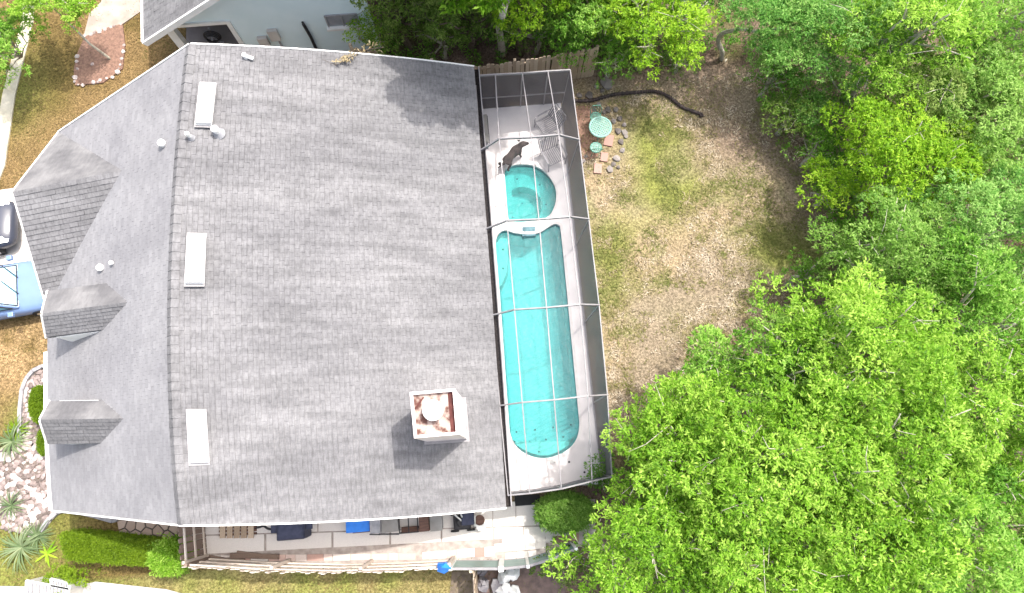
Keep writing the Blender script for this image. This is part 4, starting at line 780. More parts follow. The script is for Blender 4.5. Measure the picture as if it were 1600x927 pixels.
# teal panel fence
tf = thing('panel_fence', 'teal panelled fence with white posts beyond the blue tarp', 'fence', G(780, 880)); tp_ = [G(704, 889, 1.7), G(783, 889, 1.7), G(825, 885, 1.7), G(862, 874, 1.7), G(900, 858, 1.7)]
for i, (a, b_) in enumerate(zip(tp_, tp_[1:])):
    d = (b_-a).normalized(); q = MB(); q.beam(Vector((a.x, a.y, .9)), Vector((b_.x, b_.y, .9)), .04, 1.5); part('panel', q, M['teal'], tf)
    for z in (1.68, .12): q = MB(); q.beam(Vector((a.x, a.y, z)), Vector((b_.x, b_.y, z)), .07, .06); part('rail', q, M['alu'], tf)
for i, p in enumerate(tp_): q = MB(); w_ = .075 if i == 1 else .045; q.box((p.x-w_, p.y-w_, -.1), (p.x+w_, p.y+w_, 1.78)); part('post', q, M['white'], tf)
fence('plank_fence', 'short grey plank fence running down to the bottom edge beside the pile of sheets', [(741, 893), (743, 960)], 1.7, .14, .01, M['fence'], -1, 2)

# ================================================================== cars
def car(nose, ang, paint, label, dark):
    Lc, Wc = 4.4, 1.78; t = thing('parked_car', label, 'car', nose, 'cars parked on the driveway'); R = Matrix.Rotation(ang, 3, 'Z')
    def put(name, mb, m, par=None, smooth=False, bevel=0):
        par = par or t; base = t.location; mb.v = [tuple(R @ Vector(v)+base) for v in mb.v]; return part(name, mb, m, par, smooth=smooth, bevel=bevel)
    # body loft: x from nose (0) back to tail (-Lc)
    st = [(0.0, .55, .42, .62), (-.10, .74, .30, .70), (-.35, .84, .24, .78), (-.9, .88, .20, .88), (-1.35, .89, .2, .93), (-2.2, .89, .2, .95), (-3.2, .89, .2, .96), (-3.8, .86, .22, .98), (-4.2, .80, .28, .95), (-4.4, .62, .42, .80)]
    b_ = MB(); n = 16
    for x, w, z0, z1 in st:
        for k in range(n):
            th = 2*math.pi*(k+.5)/n; cxx, sy = math.cos(th), math.sin(th); e_ = .45; yy = w*math.copysign(abs(cxx)**e_, cxx); zz = (z0+z1)/2+(z1-z0)/2*math.copysign(abs(sy)**(e_+.15), sy); zz += .05*(1-(yy/w)**2)*(sy > 0); b_.v.append((x, yy, zz))
    for i in range(len(st)-1):
        for k in range(n): b_.f.append((i*n+k, i*n+(k+1) % n, (i+1)*n+(k+1) % n, (i+1)*n+k)); b_.t.append(.5)
    b_.f += [tuple(reversed(range(n))), tuple(range((len(st)-1)*n, len(st)*n))]; b_.t += [.5, .5]
    put('body', b_, paint, smooth=True)
    cab = MB(); lo = [(-1.25, .76), (-3.85, .74)]; hi = [(-2.0, .60), (-3.25, .58)]; zl, zh = .93, 1.42
    cv = [(lo[0][0], -lo[0][1], zl), (lo[0][0], lo[0][1], zl), (hi[0][0], hi[0][1], zh), (hi[0][0], -hi[0][1], zh), (lo[1][0], -lo[1][1], zl), (lo[1][0], lo[1][1], zl), (hi[1][0], hi[1][1], zh), (hi[1][0], -hi[1][1], zh)]
    cab.add(cv, [(0, 1, 2, 3), (3, 2, 6, 7), (7, 6, 5, 4), (1, 5, 6, 2), (4, 0, 3, 7)]); put('roof', cab, paint, bevel=.04)
    def pane(name, ids, s=.90, off=.012):
        P = [Vector(cv[i]) for i in ids]; c = sum(P, Vector())/4; nn = (P[1]-P[0]).cross(P[3]-P[0]).normalized(); nn = nn if nn.dot(c-Vector((-2.5, 0, 1))) > 0 else -nn; q = MB(); Q = [c+(p-c)*s+nn*off for p in P]; q.add(Q+[p-nn*.01 for p in Q], [(0, 1, 2, 3), (0, 1, 5, 4), (1, 2, 6, 5), (2, 3, 7, 6), (3, 0, 4, 7)]); fr_ = put(name, q, M['glass_blue'])
        q = MB()
        for k in range(4): q.beam(Q[k], Q[(k+1) % 4], .03, .02, nn)
        put('seal', q, M['rubber'], fr_)
    pane('windshield', (0, 1, 2, 3)); pane('rear_window', (7, 6, 5, 4)); pane('side_window', (1, 5, 6, 2), .86); pane('side_window', (4, 0, 3, 7), .86)
    q = MB(); q.beam((-.06, -.62, .5), (-.06, .62, .5), .06, .14); put('grille', q, M['dark'], bevel=.01)
    for s_ in (-1, 1):
        q = MB(); q.add([(-.10, s_*.50, .66), (-.16, s_*.72, .67), (-.48, s_*.80, .80), (-.42, s_*.58, .80)], [(0, 1, 2, 3) if s_ > 0 else (3, 2, 1, 0)]); q.v = [(x, y, z+.025) for x, y, z in q.v]; put('headlight', q, M['chrome'])
        q = MB(); q.box((-1.55, s_*.88 if s_ > 0 else -1.04, .93), (-1.38, 1.04 if s_ > 0 else s_*.88, 1.05)); put('mirror', q, paint if not dark else M['dark'], bevel=.02)
        for x in (-.85, -3.5):
            q = MB(); o = (x, s_*.80, .32); q.disc((0, 0, -.1), .32, .2, 20); q.v = [(x+a, s_*.80+c, .32+b2) for a, b2, c in q.v]; wh = put('wheel', q, M['rubber']); q = MB(); q.disc((0, 0, -.105), .2, .21, 12); q.v = [(x+a, s_*.80+c, .32+b2) for a, b2, c in q.v]; put('rim', q, M['chrome'], wh)
    for y in (-.3, .25): q = MB(); q.beam((-1.22, y, .985), (-1.62, y+.45, 1.20), .02, .02); put('wiper', q, M['rubber'])
    return t
n1_ = G(64, 447, .6); car(Vector((n1_.x+.75, n1_.y+.1, 0.02)), math.radians(6), M['blue_paint'], 'blue car with a bright windshield on the driveway beside the garage roof', False)
n2_ = G(24, 347, .6); car(Vector((n2_.x, n2_.y, 0.02)), math.radians(3), M['black_paint'], 'dark car nosing in at the left edge above the blue car', True)

# ================================================================== furniture by the pool and in the yard
def turned(name, base, ang, label, cat, group=None):
    t = thing(name, label, cat, base, group); t.rotation_euler = (0, 0, ang); return t
def lp(name, mb, m, t, parent=None, smooth=False, bevel=0):   # a part in its thing's own space
    o = link(name, mb.mesh(name), m, parent or t, smooth=smooth)
    if bevel: b2 = o.modifiers.new('bevel', 'BEVEL'); b2.width = bevel; b2.segments = 2
    return o
def slat_chair(px, py, ang, label):
    c = G(px, py, .4); t = turned('patio_chair', (c.x, c.y, ZD), ang, label, 'chair', 'slatted chairs on the pool deck')
    for i in range(9): q = MB(); x = -.27+.0675*i; q.beam((x, -.30, .40), (x, .25, .38), .042, .015); lp('seat_slat', q, M['chairmetal'], t)
    for i in range(9): q = MB(); x = -.27+.0675*i; q.beam((x, .26, .40), (x, .46, .86), .042, .015, (0, 1, 0)); lp('back_slat', q, M['chairmetal'], t)
    q = MB(); q.tube([(-.31, -.32, .40), (.31, -.32, .40), (.31, .26, .39), (-.31, .26, .39)], .016, 8, closed=True); lp('seat_frame', q, M['chairmetal'], t)
    q = MB(); q.tube([(-.33, .24, .40), (-.35, .47, .88), (-.28, .52, .93), (.28, .52, .93), (.35, .47, .88), (.33, .24, .40)], .018, 8); lp('back_frame', q, M['chairmetal'], t)
    for s_ in (-1, 1):
        q = MB(); q.tube([(s_*.34, -.34, 0), (s_*.34, -.33, .58), (s_*.36, -.30, .62), (s_*.36, .32, .62)], .016, 8); q.beam((s_*.36, -.32, .635), (s_*.36, .18, .635), .05, .02); lp('armrest', q, M['chairmetal'], t)
        for y in (-.34, .34): q = MB(); q.tube([(s_*.33, y, 0), (s_*.31, y*.8, .4)], .016, 8); lp('leg', q, M['chairmetal'], t)
slat_chair(856, 196, math.radians(-62), 'slatted metal chair in the shaded top corner of the pool deck'); slat_chair(864, 243, math.radians(22), 'slatted metal chair in the sun just above the spa')
a = G(750, 180, .6); c = G(763, 222, .6); bn = thing('storage_box', 'grey storage box against the house eave at the shaded end of the deck', 'box', ((a.x+c.x)/2, (a.y+c.y)/2, ZD)); q = MB(); q.box((a.x, c.y, ZD), (c.x, a.y, .55)); part('body', q, M['greymetal'], bn, bevel=.01); q = MB(); q.box((a.x-.02, c.y-.02, .552), (c.x+.03, a.y+.02, .60)); part('lid', q, M['greyboard'], bn, bevel=.01); q = MB(); q.beam((c.x+.04, c.y, .5), (c.x+.04, a.y, .5), .02, .06); part('handle_bar', q, M['dark'], bn)
def lattice(r, z, n, m, t, nm):
    q = MB()
    for i in range(n):
        x = -r+2*r*(i+.5)/n; h = math.sqrt(max(0, r*r-x*x))*.98; q.beam((x, -h, z), (x, h, z), r*.55/n*1.5, .012); q.beam((-h, x, z+.013), (h, x, z+.013), r*.55/n*1.5, .012)
    lp(nm, q, m, t); q = MB(); q.tube([(r*math.cos(k*.3142), r*math.sin(k*.3142), z) for k in range(20)], .028*r/.36+.006, 8, closed=True); lp('rim', q, M['green_iron'] if r < .3 else m, t)
c = G(938, 199, .7); tb = turned('bistro_table', (c.x, c.y, .02), .3, 'round pale green lattice table outside the screen enclosure', 'table'); lattice(.37, .70, 12, M['green_iron_pale'], tb, 'table_top')
for k in range(3): q = MB(); th = k*2.094; q.tube([(.05*math.cos(th), .05*math.sin(th), .69), (.08*math.cos(th), .08*math.sin(th), .35), (.28*math.cos(th), .28*math.sin(th), 0)], .018, 8); lp('leg', q, M['green_iron'], tb)
for x, y, an, lab in ((931, 231, 3.14, 'green lattice bistro chair below the round green table'), (931, 184, 0, 'green lattice bistro chair half hidden above the round green table')):
    c = G(x, y, .45); ch_ = turned('bistro_chair', (c.x, c.y, .02), an, lab, 'chair', 'green chairs at the round table'); lattice(.19, .45, 7, M['green_iron_pale'] if y > 200 else M['green_iron'], ch_, 'seat')
    q = MB(); q.tube([(-.18, .1, .45), (-.2, .2, .7), (-.12, .24, .86), (.12, .24, .86), (.2, .2, .7), (.18, .1, .45)], .014, 8)
    for k in range(4): q.tube([(-.1+.067*k, .16, .5), (-.1+.067*k, .235, .84)], .01, 6)
    lp('backrest', q, M['green_iron'], ch_)
    for k in range(4): q = MB(); th = .785+k*1.571; q.tube([(.15*math.cos(th), .15*math.sin(th), .45), (.2*math.cos(th), .2*math.sin(th), 0)], .013, 6); lp('leg', q, M['green_iron'], ch_)
# drain pipe snaking over the yard
pts = spline([G(x, y, .06) for x, y in ((899, 160), (925, 157), (958, 148), (1000, 144), (1024, 143), (1043, 150), (1065, 167), (1088, 181))], 14)[:-14]; q = MB(); q.tube(pts, [.075 if i % 2 else .055 for i in range(len(pts))], 10); solo('drain_pipe', q, M['pipe'], 'black corrugated drain pipe snaking from the enclosure into the yard', 'pipe')
c = G(824, 781); q = MB(); aa = [G(804, 775), G(843, 772), G(844, 788), G(805, 791)]; q.prism(aa, .03, .055); solo('door_mat', q, M['rubber'], 'black door mat at the bottom end of the screen enclosure', 'mat')

# ---- things along the side patio
def cov(px, py, w, d, h, m, name, label, cat):
    c = G(px, py, h); t = thing(name, label, cat, (c.x, c.y, .04)); return c, t
c, t = cov(453, 829, .9, .5, 1.0, None, 'barbecue_grill', 'dark navy covered barbecue standing under the eave on the side patio', 'barbecue')
q = MB(); q.add([(c.x+x*s_, c.y+y*s2, z) for z, s_, s2 in ((.06, .92, .95), (.55, 1, 1), (.92, 1, 1), (1.02, .9, .86)) for x, y in ((-.42, -.28), (.42, -.28), (.42, .3), (-.42, .3))], [(0, 3, 2, 1), (12, 13, 14, 15)]+[(4*k+i, 4*k+(i+1) % 4, 4*k+4+(i+1) % 4, 4*k+4+i) for k in range(3) for i in range(4)]); part('cover', q, M['navy'], t, bevel=.04)
q = MB(); q.box((c.x-.62, c.y-.05, .80), (c.x-.43, c.y+.28, .84)); part('side_shelf', q, M['navy'], t); q = MB(); q.box((c.x+.43, c.y-.02, .80), (c.x+.62, c.y+.28, .84)); part('side_shelf', q, M['navy'], t); q = MB(); q.box((c.x-.1, c.y+.22, 1.02), (c.x+.12, c.y+.34, 1.06)); part('handle', q, M['chrome'], t)
q = MB(); a = G(400, 826, .3); pts = [G(x, y, .05) for x, y in ((396, 826), (405, 824), (412, 822), (418, 826), (426, 827), (434, 823))]; q.tube(spline(pts, 4)[:-4], .035, 7); solo('garden_hose', q, M['dark'], 'dark hose lying on the patio beside the covered barbecue', 'hose')
# wooden bench/planks at left
t = thing('wooden_pallet', 'grey wooden pallet lying under the eave at the left end of the patio', 'pallet', G(370, 830))
for k in range(5): a = G(346+11*k, 824); q = MB(); q.box((a.x, a.y-.32, .10), (a.x+.17, a.y+.1, .13)); part('plank', q, M['fence'], t)
for k in range(3): a = G(344, 824+6*k); b_ = G(402, 823+5*k); q = MB(); q.beam(a+Vector((0, 0, .06)), b_+Vector((0, 0, .06)), .06, .08); part('bearer', q, M['brownwood'], t)
for pts_, lab in ((((306, 873), (382, 877)), 'long grey timber lying along the fence at the left end of the patio'), (((360, 868), (436, 870)), 'dark timber edging lying along the fence below the pallet')):
    a, b_ = (G(*p, .1) for p in pts_); q = MB(); q.beam(a, b_, .14, .12); q.beam(a+Vector((.2, .09, -.02)), b_+Vector((-.5, .09, -.02)), .06, .07); solo('timber', q, M['fence_brown'], lab, 'timber', 'timbers lying along the side fence')
# blue topped table
c = G(560, 821, .7); t = thing('blue_table', 'blue topped folding table on the side patio', 'table', (c.x, c.y, .04)); q = MB(); q.box((c.x-.38, c.y-.20, .67), (c.x+.34, c.y+.35, .71)); part('table_top', q, M['blue'], t, bevel=.015)
for x in (-.33, .29):
    for y in (-.15, .3): q = MB(); q.beam((c.x+x, c.y+y, .04), (c.x+x, c.y+y, .67), .035, .035); part('leg', q, M['dark'], t)
q = MB(); q.box((c.x-.3, c.y-.26, .12), (c.x+.3, c.y+.25, .15)); part('shelf', q, M['brownwood'], t)
c = G(586, 824, .8); t = thing('cabinet', 'grey two door cabinet standing right of the blue table', 'cabinet', (c.x, c.y, .04)); q = MB(); q.box((c.x-.15, c.y-.18, .06), (c.x+.16, c.y+.3, .85)); part('body', q, M['greymetal'], t, bevel=.012); q = MB(); q.beam((c.x-.16, c.y-.19, .86), (c.x+.17, c.y-.22, .86), .03, .04); part('edge', q, M['dark'], t)
c = G(606, 822, .6); t = thing('bench', 'grey board bench leaning beside the cabinet on the patio', 'bench', (c.x, c.y, .04)); q = MB(); q.box((c.x-.26, c.y-.2, .50), (c.x+.3, c.y+.3, .54), Matrix.Rotation(.06, 3, 'Z'), c); part('seat', q, M['greyboard'], t)
for x in (-.22, .24): q = MB(); q.box((c.x+x-.03, c.y-.16, .04), (c.x+x+.03, c.y+.25, .50)); part('leg', q, M['dark'], t)
q = MB(); q.beam((c.x-.3, c.y-.22, .53), (c.x+.32, c.y-.27, .50), .04, .06); part('front_rail', q, M['dark'], t)
c = G(638, 822, .5); t = thing('planter_rack', 'low dark framed rack between the bench and the brown board', 'rack', (c.x, c.y, .04)); q = MB()
for x in (-.28, .0, .28): q.beam((c.x+x, c.y-.2, .45), (c.x+x, c.y+.3, .45), .03, .03)
for y in (-.2, .3): q.beam((c.x-.28, c.y+y, .45), (c.x+.3, c.y+y, .45), .03, .04)
for x in (-.27, .28):
    for y in (-.2, .3): q.beam((c.x+x, c.y+y, .04), (c.x+x, c.y+y, .45), .03, .03)
part('frame', q, M['dark'], t); q = MB(); q.box((c.x-.26, c.y-.21, .05), (c.x+.27, c.y-.05, .2)); part('tray', q, M['brownwood'], t)
c = G(662, 819, .9); t = thing('wooden_crate', 'tall dark brown slatted crate on the side patio', 'crate', (c.x, c.y, .04))
for k in range(5): q = MB(); q.box((c.x-.14, c.y-.22, .06+.17*k), (c.x+.14, c.y+.28, .19+.17*k)); part('slat', q, M['brownwood'], t)
for x in (-.15, .15): q = MB(); q.box((c.x+x-.015, c.y-.2, .05), (c.x+x+.015, c.y-.12, .93)); part('post', q, M['brownwood'], t)
c = G(682, 818, .7); t = thing('board_box', 'plain grey box table right of the dark crate', 'table', (c.x, c.y, .04)); q = MB(); q.box((c.x-.2, c.y-.22, .68), (c.x+.17, c.y+.34, .72)); part('table_top', q, M['greyboard'], t); q = MB(); q.box((c.x-.17, c.y-.18, .06), (c.x+.14, c.y+.3, .68)); part('body', q, M['greymetal'], t)
# black mower / bicycle heap
c = G(724, 816, .5); t = thing('lawn_mower', 'black push mower with pale handle bars at the right end of the patio', 'mower', (c.x, c.y, .04)); q = MB(); q.box((c.x-.32, c.y-.24, .16), (c.x+.2, c.y+.22, .34)); part('deck', q, M['dark'], t, bevel=.05); q = MB(); q.disc((c.x-.08, c.y, .34), .15, .18, 14, None, .11); part('engine', q, M['dark'], t)
for x in (-.3, .2):
    for y in (-.29, .24): q = MB(); q.disc((0, 0, 0), .13, .05, 14); q.v = [(c.x+x+a_, c.y+y+c_, .17+b2) for a_, b2, c_ in q.v]; part('wheel', q, M['rubber'], t)
q = MB(); a, b_ = G(709, 803, .9), G(728, 820, .35); q.tube([a, b_], .025, 8); a, b_ = G(719, 801, .9), G(722, 808, .6); q.tube([a, b_], .025, 8); a, b_ = G(742, 806, .7), G(742, 822, .3); q.tube([a, b_], .022, 8); part('handle', q, M['white'], t)
q = MB(); a = [G(x, y, .92) for x, y in ((704, 805), (712, 802), (730, 800), (746, 799))]; q.tube(a, .035, 8); part('handle_bar', q, M['dark'], t); q = MB(); q.box((c.x-.05, c.y-.1, .36), (c.x+.34, c.y+.3, .62)); part('grass_bag', q, M['navy'], t, bevel=.04)
c = G(751, 819, .3); t = thing('plant_pot', 'white and red brown pots stacked right of the black mower', 'pot', (c.x, c.y, .04)); q = MB(); q.disc((c.x, c.y-.06, .04), .10, .26, 16, None, .15); part('pot', q, M['white'], t); q = MB(); q.disc((c.x-.02, c.y+.12, .04), .11, .3, 16, None, .16); part('pot', q, M['brownwood'], t); q = MB(); q.disc((c.x, c.y-.06, .28), .13, .015, 16); part('soil', q, M['mulch'], t)
# blue tarp on fence end
p = G(694, 888, 1.85); q = MB(); V_ = []
tp2 = [G(683, 881, 1.75), G(696, 880, 1.95), G(706, 889, 1.8), G(694, 897, 1.6), G(683, 893, 1.75), G(690, 887, 2.0)]; q.add(tp2+[v-Vector((0, 0, .35)) for v in tp2[:5]], [(0, 5, 1), (1, 5, 2), (2, 5, 3), (3, 5, 4), (4, 5, 0)]+[(i, (i+1) % 5, 6+(i+1) % 5, 6+i) for i in range(5)]); solo('tarp', q, M['blue'], 'bright blue tarp hung over the right end of the bleached fence', 'tarp')
# crumpled sheets below
def crumple(px, py, r, n, m, name, label, h=.5):
    c = G(px, py, h/2); q = MB()
    for k in range(n):
        b_ = c+Vector((random.uniform(-r, r), random.uniform(-r, r), random.uniform(0, h*.4))); sz = r*random.uniform(.4, .8); pts = [b_+Vector((math.cos(i*1.05+k)*sz*random.uniform(.6, 1.2), math.sin(i*1.05+k)*sz*random.uniform(.6, 1.2), random.uniform(-.1, .15))) for i in range(6)]; top = b_+Vector((0, 0, random.uniform(.08, .25)))
        q.add(pts+[top]+[p_-Vector((0, 0, .12)) for p_ in pts], [(i, (i+1) % 6, 6) for i in range(6)]+[(i, 7+i, 7+(i+1) % 6, (i+1) % 6) for i in range(6)]+[tuple(range(12, 6, -1))])
    return solo(name, q, m, label, 'sheet')
crumple(793, 908, .36, 7, M['tarp'], 'plastic_sheet', 'crumpled white plastic sheets piled below the teal fence'); crumple(756, 905, .26, 6, M['grime'], 'plastic_sheet', 'crumpled dark grey sheet left of the white sheets', .3); crumple(775, 925, .3, 5, M['grime'], 'plastic_sheet', 'grey sheet on the ground at the bottom edge under the white sheets', .3)
# air conditioners at the bottom left corner
for quad, lab in (([(42, 907), (108, 920), (106, 965), (40, 965)], 'white louvred air conditioner box at the bottom edge, the larger left one'), ([(80, 904), (110, 912), (109, 920.5), (81, 915)], 'small white louvred box behind the larger one at the bottom edge')):
    P = [G(*p, .75) for p in quad]; c = sum(P, Vector())/4; t = thing('air_conditioner', lab, 'air conditioner', (c.x, c.y, .02), 'louvred boxes at the bottom left'); q = MB(); q.prism(P, .02, .72); part('case', q, M['concrete'], t)
    nl_ = 12 if quad[0][0] < 50 else 7
    for i in range(nl_): u = (i+.5)/nl_; q = MB(); q.beam(L3(P[0], P[1], u), L3(P[3], P[2], u), .035, .03); part('slat', q, M['greymetal'], t)
    q = MB()
    for i in range(4): q.beam(P[i]+Vector((0, 0, .01)), P[(i+1) % 4]+Vector((0, 0, .01)), .05, .06)
    part('frame', q, M['white'], t)

# ================================================================== the dog
DS = 1.08
def dog():
    b = G(801, 243, .5); d = (G(815, 229, .5)-G(789, 258, .5)); d.z = 0; d.normalize(); s = Vector((-d.y, d.x, 0)); P = lambda x, y, z: Vector((b.x, b.y, ZD))+(d*x+s*y*1.15+Vector((0, 0, z)))*DS
    t = thing('dog', 'dark brown dog standing on the pool deck above the spa', 'dog', (b.x, b.y, ZD)); O = wpos(t)
    nd = []; ed = []; rad = []
    def node(p, r, par=None):
        nd.append(tuple(p-O)); rad.append((r[0]*1.15, r[1]*1.2)); k = len(nd)-1
        if par is not None: ed.append((par, k))
        return k
    pel = node(P(-.30, 0, .50), (.115, .105)); bel = node(P(-.10, 0.02, .49), (.115, .11), pel); che = node(P(.13, 0.01, .47), (.155, .16), bel); sho = node(P(.25, -.01, .50), (.115, .12), che)
    n1 = node(P(.33, -.02, .60), (.085, .085), sho); hd = node(P(.41, -.06, .70), (.108, .10), n1); mz = node(P(.51, -.13, .66), (.058, .052), hd); node(P(.575, -.175, .64), (.044, .038), mz)
    ta = node(P(-.40, .01, .50), (.035, .035), pel); tb_ = node(P(-.52, .05, .42), (.026, .026), ta); node(P(-.60, .10, .34), (.014, .014), tb_)
    for y, fx in ((.10, .03), (-.10, -.05)):
        h1 = node(P(-.27, y, .42), (.075, .06), pel); kn = node(P(-.20+fx, y*1.1, .30), (.05, .045), h1); hk = node(P(-.36+fx, y*1.1, .17), (.026, .026), kn); pw = node(P(-.33+fx, y*1.1, .035), (.026, .026), hk); node(P(-.27+fx, y*1.1, .02), (.028, .02), pw)
        f1 = node(P(.22, y*1.05, .38), (.055, .05), sho); el = node(P(.17-fx, y*1.1, .25), (.036, .036), f1); wr = node(P(.21-fx, y*1.1, .12), (.027, .027), el); fp_ = node(P(.21-fx, y*1.1, .03), (.027, .024), wr); node(P(.27-fx, y*1.1, .02), (.028, .02), fp_)
    me = bpy.data.meshes.new('body'); me.from_pydata(nd, ed, []); o = bpy.data.objects.new('body', me); COL.objects.link(o)
    sk = o.modifiers.new('skin', 'SKIN'); sk.use_smooth_shade = True
    for i, r in enumerate(rad): me.skin_vertices[0].data[i].radius = r; me.skin_vertices[0].data[i].use_root = (i == 0)
    sb = o.modifiers.new('sub', 'SUBSURF'); sb.levels = 2; sb.render_levels = 2
    bpy.context.view_layer.update(); dg = bpy.context.evaluated_depsgraph_get(); me2 = bpy.data.meshes.new_from_object(o.evaluated_get(dg)); bpy.data.objects.remove(o); me2.name = 'body'; me2.materials.clear()
    o = link('body', me2, M['fur'], t, smooth=True)
    for y in (.055, -.055):
        q = MB(); a = P(.39, y*1.5-.05, .775); q.add([a+d*.045, a-d*.05+s*y*.3, a+s*y*1.7+Vector((0, 0, .06))-d*.05, a+Vector((0, 0, .03))], [(0, 1, 2), (0, 2, 3), (1, 3, 2), (0, 3, 1)]); part('ear', q, M['fur'], t)
        q = MB(); a = P(.475, y*.8-.09, .755); q.tube([a, a+d*.012+Vector((0, 0, .008))], [.011, .006], 8); part('eye', q, M['dark'], t)
    q = MB(); a = P(.61, -.195, .65); q.tube([a-d*.02, a, a+d*.01], [.016, .016, .008], 8); part('nose', q, M['dark'], t)
dog()

# ================================================================== trees and shrubs
big = dict(leaf=.105, nl=7, bough=.50, density=120, hollow=.05)
T_ = [  # px, py, top height, rx, ry (in survey pixels), palette, tone, label
 (1058, 700, 5.5, 74, 86, 'lime', .58, 'light green tree leaning over the lower right corner of the screen enclosure'),
 (1128, 586, 5.0, 62, 58, 'fresh', .6, 'small bright tree reaching furthest up into the dry lawn'),
 (1018, 872, 6.0, 110, 78, 'lime', .52, 'spreading green tree whose branches hang over the teal fence'),
 (1105, 740, 7.0, 105, 110, 'lime', .55, 'tall feathery tree right of the pool shrub'),
 (1240, 575, 6.5, 72, 88, 'fresh', .6, 'pointed fresh green tree between the small bright tree and the wide lime tree'),
 (1330, 545, 7.0, 115, 110, 'lime', .64, 'wide lime tree on the lower right edge of the dry lawn'),
 (1215, 720, 7.5, 125, 120, 'lime', .58, 'large lime tree with bare pale limbs in the middle of the lower wood'),
 (1190, 880, 7.0, 125, 90, 'lime', .56, 'lime tree at the bottom edge right of the spreading green tree'),
 (1370, 700, 7.5, 125, 120, 'lime', .56, 'broad tree in the centre of the lower right wood'),
 (1360, 870, 7.0, 125, 100, 'lime', .58, 'bright tree with pale twigs at the bottom edge, second from the corner'),
 (1520, 860, 7.5, 125, 110, 'fresh', .60, 'green tree filling the bottom right corner'),
 (1520, 660, 7.0, 125, 125, 'lime', .52, 'leafy tree at the right edge above the corner tree'),
 (1398, 425, 4.3, 104, 97, 'pale', .56, 'greyish green twiggy tree beside the right end of the lawn'),
 (1500, 500, 6.0, 105, 95, 'fresh', .55, 'mid green tree at the right edge beside the twiggy tree'),
 (1545, 370, 5.2, 110, 100, 'blue', .72, 'bluish tree on the right edge half way up'),
 (1400, 262, 3.5, 110, 107, 'yellow', .52, 'yellow green bushy tree standing right of the lawn'),
 (1310, 60, 3.3, 115, 98, 'blue', .74, 'blue green tree at the top edge with lobed foliage'),
 (1410, 60, 5.2, 85, 95, 'lime', .64, 'lime tree at the top edge next to the blue green tree'),
 (1540, 60, 5.0, 105, 100, 'fresh', .66, 'green tree filling the top right corner'),
 (1545, 215, 4.5, 90, 105, 'pale', .62, 'grey twiggy tree on the right edge below the corner tree'),
 (1470, 165, 4.2, 70, 85, 'olive', .75, 'dull olive tree in the gap left of the grey twiggy tree'),
 (625, 12, 3.4, 70, 48, 'olive', .75, 'olive tree with dry twigs beyond the fence, left of the lime crowns'),
 (730, 20, 3.0, 90, 48, 'olive', .72, 'olive tree behind the left part of the tan fence'),
 (815, 0, 4.2, 85, 50, 'yellow', .6, 'yellow crowned tree at the top edge behind the tan fence'),
 (925, 38, 2.8, 85, 42, 'fresh', .50, 'green tree behind the right end of the tan fence'),
 (1020, 38, 3.6, 95, 62, 'yellow', .58, 'yellow green tree at the top edge above the lawn'),
 (1095, -12, 3.6, 70, 40, 'blue', .58, 'bluish tree at the top edge just left of the bent trunk'),
]
for px, py, h, rx, ry, pal, tone, lab in T_:
    tree(px, py, h, rx, ry, pal, lab, 'tree', tone=tone, group='trees round the back yard', **big, bark='barkdark' if py < 60 and px < 1000 else 'bark')
# the tree with the bent trunk
t = tree(1228, 46, 4.0, 76, 66, 'blue', 'blue green tree with a bent grey trunk rising from the top of the lawn', tone=.5, trunk=False, group='trees round the back yard', base=(1132, 95), **big)
q = MB(); q.tube(spline([G(1136, 96, -.05), G(1128, 80, .5), G(1122, 64, 1.0), G(1128, 53, 1.5), G(1144, 48, 2.0), G(1160, 46, 2.4), G(1185, 50, 2.7), G(1205, 48, 2.9), G(1222, 46, 3.0)], 5)[:-5], [.095-.0014*i for i in range(40)], 9); part('trunk', q, M['bark'], t, smooth=True)
# tall tree whose shade falls across the corner of the roof
def project(p):
    q_ = RC @ (Vector(p)-Vector((0, 0, CAMZ))); return 800+FPX*q_.x/-q_.z, 463.5-FPX*q_.y/-q_.z
tx, ty = project((0.95, 13.35, 10.2*.72)); tb0 = project((0.9, 14.6, 0))
tree(tx, ty, 10.2, 135, 112, 'lime', 'tall slim tree at the top edge whose shade falls on the roof corner', 'tree', tone=.5, group='trees round the back yard', base=tb0, thin=.5, **dict(big, density=210, hollow=0, leaf=.17))
tree(82, 10, 3.2, 72, 36, 'lime', 'bright tree on a thin trunk at the top left corner', tone=.7, base=(172, 93), bough=.34, density=120, leaf=.1, hollow=0, bark='bark', limbs=2, thin=.4)
tree(12, 70, 2.6, 34, 55, 'fresh', 'leafy tree at the left edge beside the pavement', tone=.7, bough=.32, density=80, leaf=.1, base=(12, 95), hollow=.2, thin=.5)
q = None
